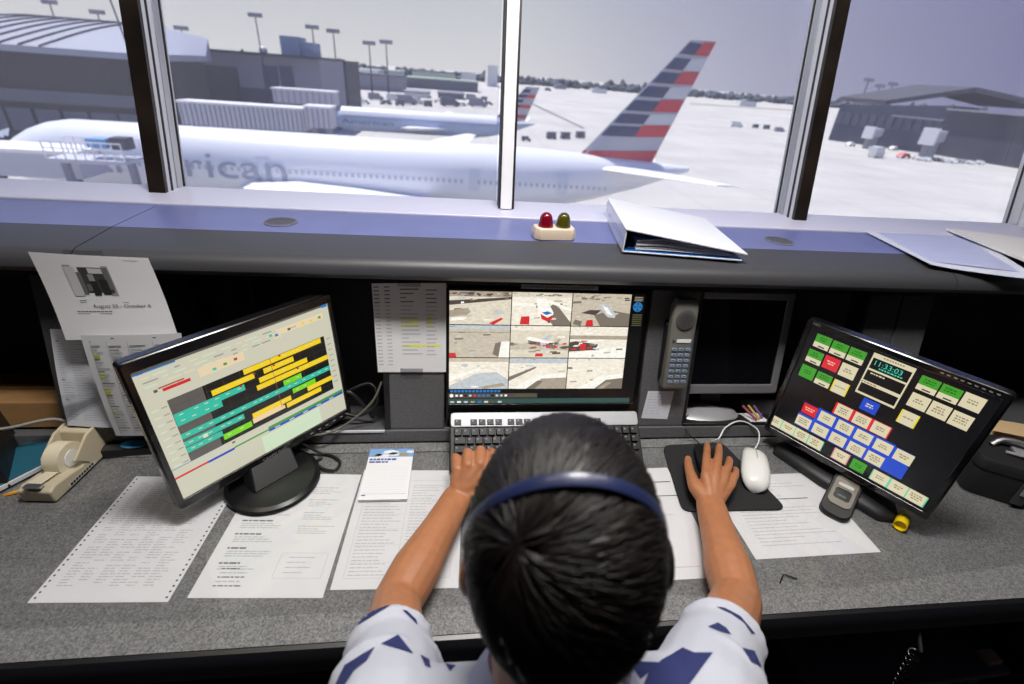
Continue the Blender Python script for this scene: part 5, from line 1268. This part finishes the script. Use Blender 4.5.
# ---- buildings, given by where their edges stand at a chosen distance
def bx(mb,x0,x1,ytop,Y,dep,m,zb=GZ,yb=None):
    a,b_=aty(x0,ytop,Y),aty(x1,ytop,Y); zt=(a.z+b_.z)/2; z0=zb if yb is None else aty((x0+x1)/2,yb,Y).z
    mb.box(((a.x+b_.x)/2,Y+dep/2,(zt+z0)/2),(b_.x-a.x,dep,zt-z0),m); return a.x,b_.x,zt
conc=mat('concourse_grey',(132,134,150),.8); cdk=mat('concourse_dark',(58,60,76),.7); cwin=mat('concourse_glass',(66,74,98),.3); roofm=mat('terminal_roof',(146,150,166),.5); darkf=mat('terminal_dark',(14,15,24),.6); pale=mat('pale_panel',(186,188,200),.6)
# left: terminal under a curved ribbed roof
tr=thing('airport_terminal','dark terminal under a pale curved ribbed roof in the left pane','building',aty(60,60,95)*1.0)
Y0=82.0
xa=aty(-120,46,Y0).x; xb=aty(45,46,Y0).x; ze=aty(60,48,Y0).z; 
rp=[]
for k in range(13):
    t=k/12; rp.append((Y0-1+34*t, ze+4.3*sin(pi*.5*min(1,t*1.15))))
YZM=M(((0,0,1,0),(1,0,0,0),(0,1,0,0),(0,0,0,1)))
mb=MB(); poly=rp+[(Y0+33,ze-.6),(Y0-1,ze-.8)]
xe=aty(150,46,Y0).x
nse=[]
mb.prism(poly,xa,xb,roofm,YZM)
mb.loft([[(xb,y,z) for y,z in rp]+[(xb,Y0+33,ze-.6),(xb,Y0-1,ze-.8)],[(xb+(xe-xb)*.55,y,ze+(z-ze)*.72) for y,z in rp]+[(xb+(xe-xb)*.55,Y0+33,ze-.6),(xb+(xe-xb)*.55,Y0-1,ze-.8)],[(xe,y*.5+Y0*.5,ze+(z-ze)*.05) for y,z in rp]+[(xe,Y0+16,ze-.6),(xe,Y0-1,ze-.8)]],roofm)
mb.build('curved_roof',tr,smooth=25)
for x in [xa+(xb-xa)*k/8 for k in range(1,9)]:
    MB().tube([(x,y,z+.08) for y,z in rp],.16,cdk,6).build('roof_rib',tr)
mb=MB(); mb.box(((xa+xe)/2,Y0+8,(ze+GZ)/2-.4),(xe-xa,14,ze-GZ-.8),darkf); mb.build('facade',tr,smooth=0)
for k in range(9):
    x=xa+(xe-xa)*(k+.5)/9; mb=MB(); mb.box((x,Y0+.9,GZ+4.4),((xe-xa)/9*.86,.2,3.0),cwin); mb.build('window_band',tr,smooth=0)
MB().box(((xa+xe)/2,Y0+.8,GZ+7.6),(xe-xa,.3,1.6),mat('fascia_band',(84,86,102),.6)).build('fascia',tr,smooth=0)
# middle-left concourse block
cb_=thing('concourse_building','grey flat-roofed concourse with dark window panels left of the white mullion','building',aty(245,80,112))
mb=MB(); x0,x1,zt=bx(mb,172,318,54,118,24,conc); mb.build('wall_block',cb_,smooth=0)
MB().box(((x0+x1)/2,129.6,zt+.2),(x1-x0+.8,27,.5),cdk).build('roof_edge',cb_,smooth=0)
for a,b_,yt,yb,m in ((198,236,66,100,cdk),(262,276,66,88,cwin),(279,292,66,88,cwin),(236,273,88,104,cwin),(178,192,64,100,darkf)):
    mb=MB(); bx(mb,a,b_,yt,117.7,.6,m,yb=yb); mb.build('window_panel',cb_,smooth=0)
mb=MB(); bx(mb,279,298,36,124,6,mat('tank_blue',(132,152,178),.6),yb=56); bx(mb,294,313,42,125,6,mat('tank_blue2',(140,158,182),.6),yb=57); mb.build('roof_plant',cb_,smooth=0)
p=aty(195,48,122); mb=MB(); mb.ball(p,(1.6,1.6,1.7),mat('radome',(120,132,160),.5)); mb.build('roof_dome',cb_,smooth=60)
p=aty(263,50,122); MB().ball(p,(.9,.9,.7),white).build('roof_beacon',cb_,smooth=60)
db=thing('hangar_block','dark brown-grey block between the concourse and the distant terminals','building',aty(332,90,118)); mb=MB(); a,b_,z=bx(mb,318,345,62,150,20,cdk); mb.build('wall_block',db,smooth=0); MB().box(((a+b_)/2,160,z+.25),(b_-a+.5,20.5,.5),darkf).build('roof_edge',db,smooth=0)
# elevated jet bridge behind the airliner
def bridge(name,label,x0,x1,yt,yb,Y,n,grp):
    t=thing(name,label,'jet bridge',aty((x0+x1)/2,yb,Y),grp); mb=MB(); a,b_,z=bx(mb,x0,x1,yt,Y,3.2,pale,yb=yb); z0=aty((x0+x1)/2,yb,Y).z; mb.build('corridor',t,smooth=0)
    mb=MB()
    for k in range(n): mb.box((a+(b_-a)*(k+.5)/n,Y-.05,(z+z0)/2),(.12,.14,z-z0),conc)
    if n: mb.build('corrugation',t,smooth=0)
    MB().box(((a+b_)/2,Y+1.6,z+.12),(b_-a+.3,3.5,.24),wing).build('roof_strip',t,smooth=0)
    for k in (.2,.8):
        x=a+(b_-a)*k; mb=MB(); mb.box((x,Y+1.6,(z0+GZ)/2),(.7,.7,z0-GZ),conc); mb.box((x,Y+1.6,GZ+.35),(1.8,2.6,.7),darkm); mb.build('support_leg',t,smooth=0)
    return t
bridge('jet_bridge','long pale corrugated jet bridge behind the fuselage lettering',178,302,106,128,77,26,'jet bridges at the gates')
bridge('jet_bridge','short pale jet bridge head with a flat roof below the dark block',304,330,108,128,76,5,'jet bridges at the gates')
bridge('jet_bridge','upper white walkway in front of the concourse window panels',272,334,91,104,96,10,'jet bridges at the gates')
bridge('jet_bridge','pale jet bridge corridor low in the left pane against the airliner nose',-60,74,152,176,40,0,'jet bridges at the gates')
# rotunda with railings beside the nose
rt=thing('gate_platform','white railed service platform in front of the airliner nose in the left pane','platform',aty(75,160,38))
a,b_=aty(44,152,37.5),aty(122,152,37.5); mb=MB(); mb.box(((a.x+b_.x)/2,38.6,a.z-.5),(b_.x-a.x,2.4,.25),pale); mb.build('deck',rt,smooth=0)
for yy in (37.5,39.7):
    mb=MB()
    for k in range(9): x=a.x+(b_.x-a.x)*k/8; mb.tube([(x,yy,a.z-.4),(x,yy,a.z+.75)],.045,wing,6)
    for z in (.3,.75): mb.tube([(a.x,yy,a.z+z),(b_.x,yy,a.z+z)],.045,wing,6)
    mb.build('railing',rt,smooth=40)
mb=MB()
for x in (a.x+.3,b_.x-.3): mb.box((x,38.6,(a.z+GZ)/2-.3),(.4,.4,a.z-GZ-.6),conc)
mb.build('support_leg',rt,smooth=0)
mb=MB(); bx(mb,84,104,139,38.2,1.0,mat('tarp_blue',(96,152,204),.6),yb=148); bx(mb,108,124,138,38.2,1.0,cdk,yb=150); mb.build('service_cabinet',rt,smooth=0)
# distant low terminals with green-white roofs and parked aircraft
far=mat('far_grey',(132,134,146),.8); fard=mat('far_dark',(92,96,112),.8); farw=mat('far_white',(214,216,218),.7); farg=mat('far_green',(170,186,172),.7)
for i,(x0,x1,yt,yb,Y,m,rf,lab) in enumerate(((346,402,75,97,345,far,fard,'grey terminal with dark base right of the dark block, far beyond the airliners'),(352,378,70,77,450,farw,farw,'small white flat hangar far behind the grey terminal'),(386,400,71,76,460,farg,farw,'small greenish shed beside the far white hangar'),
     (405,478,80,93,430,fard,farg,'long dark terminal with a green-white roof beyond the airliners'),(412,455,72,81,560,farg,fard,'far greenish hangar behind the long dark terminal'),(462,476,73,79,600,farw,farw,'bright white little building on the horizon near the mullion'),(488,498,66,74,640,farw,farw,'white control building touching the left edge of the mullion'),
     (404,428,93,101,300,farw,far,'white service building before the long dark terminal'),(438,464,94,102,310,fard,far,'dark service shed beside the white service building'))):
    t=thing('distant_building',lab,'building',aty((x0+x1)/2,yb,Y)); mb=MB(); a,b_,z=bx(mb,x0,x1,yt,Y,Y*.08,m); mb.build('wall_block',t,smooth=0)
    MB().box(((a+b_)/2,Y+Y*.04,z+.3),(b_-a+1,Y*.085,.9),rf).build('roof_slab',t,smooth=0)
# right-hand terminal
rt_=thing('airport_terminal','large dark terminal with a wedge roof beyond the apron in the rightmost pane','building',at(940,160,GZ))
def gpoly(pts,z0,z1): return pts
p0,p1,p2=at(828,140,GZ),at(930,154,GZ),at(1100,182,GZ)
def wall(pa,pb,za,zb,dep,m,name):
    d=(pb-pa); n=V((-d.y,d.x,0)).normalized(); 
    if n.y<0: n=-n
    mb=MB(); q=[pa,pb,pb+n*dep,pa+n*dep]; mb.add([(v.x,v.y,GZ) for v in q]+[(q[0].x,q[0].y,za),(q[1].x,q[1].y,zb),(q[2].x,q[2].y,zb),(q[3].x,q[3].y,za)],[(3,2,1,0),(4,5,6,7),(0,1,5,4),(1,2,6,5),(2,3,7,6),(3,0,4,7)],m); return mb.build(name,rt_,smooth=0)
def zat(P,x,y):   # height of the picture point above the ground point P
    d=ray(x,y); s=P.y/d.y; return (CAM+d*s).z
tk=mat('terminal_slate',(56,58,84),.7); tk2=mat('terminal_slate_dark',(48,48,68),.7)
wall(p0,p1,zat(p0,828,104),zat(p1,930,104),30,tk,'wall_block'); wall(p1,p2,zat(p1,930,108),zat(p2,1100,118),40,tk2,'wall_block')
n_=V((.35,.94,0)); 
ra,rb_,rc=p0.lerp(p1,.62)+n_*18,p1.lerp(p2,.45)+n_*30,p2+n_*30
mb=MB(); zz=lambda P,x,y: zat(P,x,y)
A=[V((ra.x,ra.y,zz(ra,895,101))),V((rb_.x,rb_.y,zz(rb_,1000,89))),V((rc.x,rc.y,zz(rc,1090,108)))]
prf=[]
for P in A: prf.append([P,P+V((0,26,.2)),P+V((0,26,-1.6)),P+V((0,0,-1.6))])
MBc=MB()
for a_,b_,dz in ((p0.lerp(p1,.55),p1,1.0),(p1,p2,4.5)):
    d=(b_-a_); n2=V((d.y,-d.x,0)).normalized(); MBc.add([(v.x,v.y,z) for z in (GZ+9.6+dz,GZ+10.2+dz) for v in (a_+n2*2,b_+n2*2,b_-n2*.2,a_-n2*.2)],[(0,1,2,3),(7,6,5,4),(0,4,5,1),(1,5,6,2),(2,6,7,3),(3,7,4,0)],far)
MBc.build('canopy_edge',rt_,smooth=0)
mb.loft(prf,mat('wedge_roof',(62,60,74),.6)); mb.build('wedge_roof',rt_,smooth=0)
for k in range(12):
    P=p0.lerp(p1,(k+.5)/12); d=(p1-p0).normalized(); nn=V((d.y,-d.x,0)); mb=MB(); z1=zat(p0.lerp(p1,.5),880,112)
    mb.box((0,0,0),((p1-p0).length/12*.72,.3,4.2),cwin,M(((d.x,nn.x,0,P.x+nn.x*.2),(d.y,nn.y,0,P.y+nn.y*.2),(0,0,1,GZ+8.5),(0,0,0,1)))); mb.build('window_panel',rt_,smooth=0)
for i,(x,y,s) in enumerate(((868,148,1.0),(925,158,1.25),(838,140,.8))):
    P=at(x,y,GZ); t=thing('jet_bridge','white stair-like jet bridge standing before the right-hand dark terminal','jet bridge',P,'white bridges at the right terminal'); X=M.Translation(P)@M.Rotation(radians(35),4,'Z')
    mb=MB(X); mb.box((0,0,5.2*s),(12*s,2.6*s,2.6*s),pale); mb.build('corridor',t,smooth=0)
    mb=MB(X); mb.loft([[(a,b2,z) for a,b2 in ((-7*s,-1.6*s),(-5*s,-1.6*s),(-5*s,1.6*s),(-7*s,1.6*s))] for z in (3.4*s,7.2*s)],wing); mb.build('bridge_head',t,smooth=0)
    for k in (-4,4): MB(X).box((k*s,0,2*s),(.6*s,1.8*s,4*s),far).build('support_leg',t,smooth=0)
# ---- vehicles
def vehicle(px,py,kind,m,label,grp,rot=0,s=1.0):
    P=at(px,py,GZ); X=M.Translation(P)@M.Rotation(rot,4,'Z')@M.Scale(s,4); t=thing({'truck':'service_truck','car':'ramp_car','cart':'baggage_cart','tug':'baggage_tug'}[kind],label,{'truck':'truck','car':'car','cart':'baggage cart','tug':'tug'}[kind],P,grp)
    if kind=='truck': L_,w,h=7.5,2.4,2.9
    elif kind=='car': L_,w,h=4.6,1.8,1.0
    elif kind=='cart': L_,w,h=3.2,1.6,2.0
    else: L_,w,h=3.0,1.6,1.0
    if kind=='cart':
        MB(X).box((0,0,.55),(L_,w,.18),fard).build('bed',t,smooth=0); MB(X).box((0,0,2.05),(L_,w,.14),m).build('canopy',t,smooth=0)
        mb=MB(X); mb.box((0,0,1.25),(L_*.84,w*.8,1.2),fard); mb.build('load',t,smooth=0)
        mb=MB(X)
        for a in (-1,1):
            for c in (-1,1): mb.box((a*(L_/2-.08),c*(w/2-.08),1.3),(.1,.1,1.5),m)
        mb.build('posts',t,smooth=0)
    else:
        body=[(-L_/2,.45),(L_/2,.45),(L_/2,h*.62 if kind!='truck' else 1.5),(L_*.30,h*.75 if kind!='truck' else 2.3),(L_*.22,h*1.0+.45 if kind!='truck' else 2.4),(L_*.16,h+.45),(-L_*.30 if kind=='car' else -L_/2,h+.45),(-L_*.42 if kind=='car' else -L_/2,h*.8)]
        MB(X@M(((1,0,0,0),(0,0,1,0),(0,1,0,0),(0,0,0,1)))).prism(body,-w/2,w/2,m).build('body',t,smooth=0)
        MB(X).box((L_*.19,0,h*.85+.25),(L_*.14,w*1.01,.5),cwin).build('cab_window',t,smooth=0)
    for a in (-1,1):
        for c in (-1,1):
            p=(a*L_*.32,c*w*.46,.4); MB(X).tube([(p[0],p[1]-.12,p[2]),(p[0],p[1]+.12,p[2])],.4,blackp,12).build('wheel',t,smooth=40)
vg='service vehicles before the right terminal'
vehicle(875,157,'truck',farw,'white service truck alone on the pale apron before the right terminal',None,.5,.9)
vehicle(903,158,'car',red,'small red ramp car in the row before the right terminal',None,.2,1.0)
for i,(x,y,m) in enumerate(((917,160,farw),(925,161,farw),(934,161,far),(942,162,farw),(951,163,farw),(958,163,far),(968,164,farw),(978,164,farw))): vehicle(x,y,'car',m,'pale parked ramp car in the long row before the right terminal','pale cars in the row before the right terminal',1.5,.72)
vehicle(1004,164,'cart',fard,'dark covered cart, nearer the wedge of the two carts at far right',None,.2,1.2); vehicle(1018,167,'cart',fard,'dark covered cart at the very right end of the vehicle row',None,.2,1.2)
vehicle(736,127,'truck',farw,'white fuel truck on the open apron right of the striped tail',None,-.1,.75); vehicle(755,128,'cart',farw,'first pale trailer behind the white fuel truck',None,0,.9); vehicle(766,129,'cart',far,'second pale trailer behind the white fuel truck',None,0,.9); vehicle(779,132,'truck',far,'grey tanker truck near the dark right post',None,0,.6)
for i,(x,y,l) in enumerate(((551,139,'dark covered cart, first of three left of the striped tail'),(565,139,'dark covered cart, middle of three left of the striped tail'),(580,138,'dark covered cart nearest the striped tail'))): vehicle(x,y,'cart',fard,l,None,.4,.85)
vehicle(526,141,'tug',fard,'low dark tug beside the white mullion',None,0,.8)
vehicle(548,91,'truck',fard,'dark truck far out on the apron right of the mullion',None,0,1.0)
for x,y,l in ((376,100,'grey service truck under the grey far terminal'),(394,101,'white service truck at the end of the grey far terminal'),(416,104,'white van on the ramp beyond the smaller airliner'),(472,100,'pale van beside the dark service shed')): vehicle(x,y,'truck',farw if 'white' in l else far,l,None,.3,.9)
for i,(x,y,k_,m_) in enumerate(((352,103,'truck',fard),(364,104,'car',farw),(386,104.5,'car',fard),(400,106,'cart',fard),(407,104.5,'truck',far),(428,106.5,'cart',fard),(439,103,'car',farw),(450,106.5,'truck',fard),(461,106,'car',farw),(478,107,'truck',far),(488,105,'car',fard),(470,105,'car',farw),(484,101,'cart',fard))): vehicle(x,y,k_,m_,'small service vehicle on the crowded far ramp beyond the smaller airliner','vehicles on the crowded far ramp',.3*(i%3),1.15)
for i,(x,y) in enumerate(((846,141),(856,142),(850,146),(880,146),(893,150))): vehicle(x,y,'car',farw,'pale ramp car close to the foot of the right terminal wall','pale cars at the foot of the right terminal',.4,.9)
# ---- lamp masts
def mast(px,ptop,pbase,Y,label,grp='apron lamp masts'):
    a=aty(px,ptop,Y); t=thing('lamp_mast',label,'lamp mast',(a.x,Y,GZ),grp)
    MB().tube([(a.x,Y,GZ),(a.x,Y,a.z)],[.004*Y*.45,.003*Y*.3],cdk,6).build('pole',t,smooth=60); mb=MB()
    mb.box((a.x,Y,a.z),(.022*Y,.5,.012*Y*.5),far); mb.build('lamp_head',t,smooth=0)
mast(255,15,55,105,'tall lamp mast rising over the concourse roof')
mast(181,28,50,140,'lamp mast just right of the left dark post')
for x,y in ((312,27),(333,31)): mast(x,y,60,182,'lamp mast above the dark block beyond the concourse')
for x,y in ((369,43),(386,42)): mast(x,y,64,260,'thin distant lamp mast over the grey far terminal')
for x,y in ((869,80),(893,84),(880,86)): mast(x,y,100,300,'thin lamp mast behind the right-hand terminal')
for x,y in ((49,2),(97,12)): mast(x,y,30,130,'lamp mast behind the curved terminal roof')
# antenna wire mast outside the left pane
a,b_=aty(108,-6,30),aty(131,55,30); tag(MB().tube([a,b_,V((b_.x+.4,30,GZ))],.04,cdk,6).build('antenna_mast',smooth=60),'thin dark leaning antenna rod outside the left pane','antenna')
# ---- trees and hills on the horizon
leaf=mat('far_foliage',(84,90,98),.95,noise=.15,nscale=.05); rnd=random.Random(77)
mb=MB()
for k in range(1000):
    x=-700+k*2.1+rnd.uniform(-2,2); Y=rnd.uniform(900,1050); h=rnd.uniform(5,12)*(1.0 if rnd.random()<.93 else 1.6); r=rnd.uniform(4,9)
    mb.ball((x,Y,GZ+h*.55),(r,r,h*.6),leaf,7,5)
o=mb.build('treeline',smooth=60); tag(o,'hazy grey-green line of trees along the horizon','trees',kind='stuff')
# low far sheds along the runway
for i,(x,y,w,l) in enumerate(((598,88,14,'tiny white shed on the far side of the airfield left of the tail'),(745,101,16,'tiny pale shed on the far airfield right of the tail'),(560,84,10,'tiny grey shed by the trees right of the mullion'))):
    P=at(x,y+5,GZ); Y=P.y; mb=MB(); mb.box((P.x,Y,GZ+2.5),(w/477*Y,12,5),farw if i!=2 else far); mb.prism([(-w/477*Y/2,5),(w/477*Y/2,5),(0,7)],-6,6,far,M.Translation((P.x,Y,GZ))@M(((1,0,0,0),(0,0,1,0),(0,1,0,0),(0,0,0,1)))); tag(mb.build('airfield_shed',smooth=0),l,'shed')

# ------------------------------------------------------------------ light
wd=bpy.data.worlds.new('sky'); SC.world=wd; wd.use_nodes=True; nt=wd.node_tree; bg=nt.nodes['Background']
tc=nt.nodes.new('ShaderNodeTexCoord'); sp=nt.nodes.new('ShaderNodeSeparateXYZ'); nt.links.new(tc.outputs['Generated'],sp.inputs[0])
rp_=nt.nodes.new('ShaderNodeValToRGB'); e=rp_.color_ramp.elements; e[0].position=0; e[0].color=rgb(206,206,208); e[1].position=1; e[1].color=rgb(112,136,196)
x=e.new(.10); x.color=rgb(190,192,198); x=e.new(.35); x.color=rgb(146,164,212)
nt.links.new(sp.outputs['Z'],rp_.inputs[0])
mr=nt.nodes.new('ShaderNodeMapRange'); mr.inputs[1].default_value=.10; mr.inputs[2].default_value=.75; mr.inputs[3].default_value=1.0; mr.inputs[4].default_value=.32; nt.links.new(sp.outputs['X'],mr.inputs[0])
mx=nt.nodes.new('ShaderNodeMix'); mx.data_type='RGBA'; mx.blend_type='MULTIPLY'; mx.inputs[0].default_value=1
cmb=nt.nodes.new('ShaderNodeCombineColor'); p1_=nt.nodes.new('ShaderNodeMath'); p1_.operation='POWER'; p1_.inputs[1].default_value=.55
nt.links.new(mr.outputs[0],p1_.inputs[0]); nt.links.new(mr.outputs[0],cmb.inputs[0]); nt.links.new(mr.outputs[0],cmb.inputs[1]); nt.links.new(p1_.outputs[0],cmb.inputs[2])
nt.links.new(rp_.outputs[0],mx.inputs[6]); nt.links.new(cmb.outputs[0],mx.inputs[7]); nt.links.new(mx.outputs[2],bg.inputs[0]); bg.inputs[1].default_value=1.33
S_=bpy.data.lights.new('sun','SUN'); S_.energy=6.3; S_.angle=radians(1.0); S_.color=(1,.97,.92); so=bpy.data.objects.new('sun',S_); COL.objects.link(so)
sd_=V((-.28,.34,.90)).normalized()      # towards the sun: high, out beyond the glass
so.rotation_euler=sd_.to_track_quat('Z','Y').to_euler()
lamp(.15,.54,.60,.26,36,(1,.975,.945),'ceiling light above the person and the middle of the worktop')
lamp(-.85,.50,.50,.25,2.2,(1,.93,.82),'ceiling light above the left end of the worktop')
lamp(1.0,.50,.50,.25,6,(1,.95,.88),'ceiling light above the right end of the worktop')
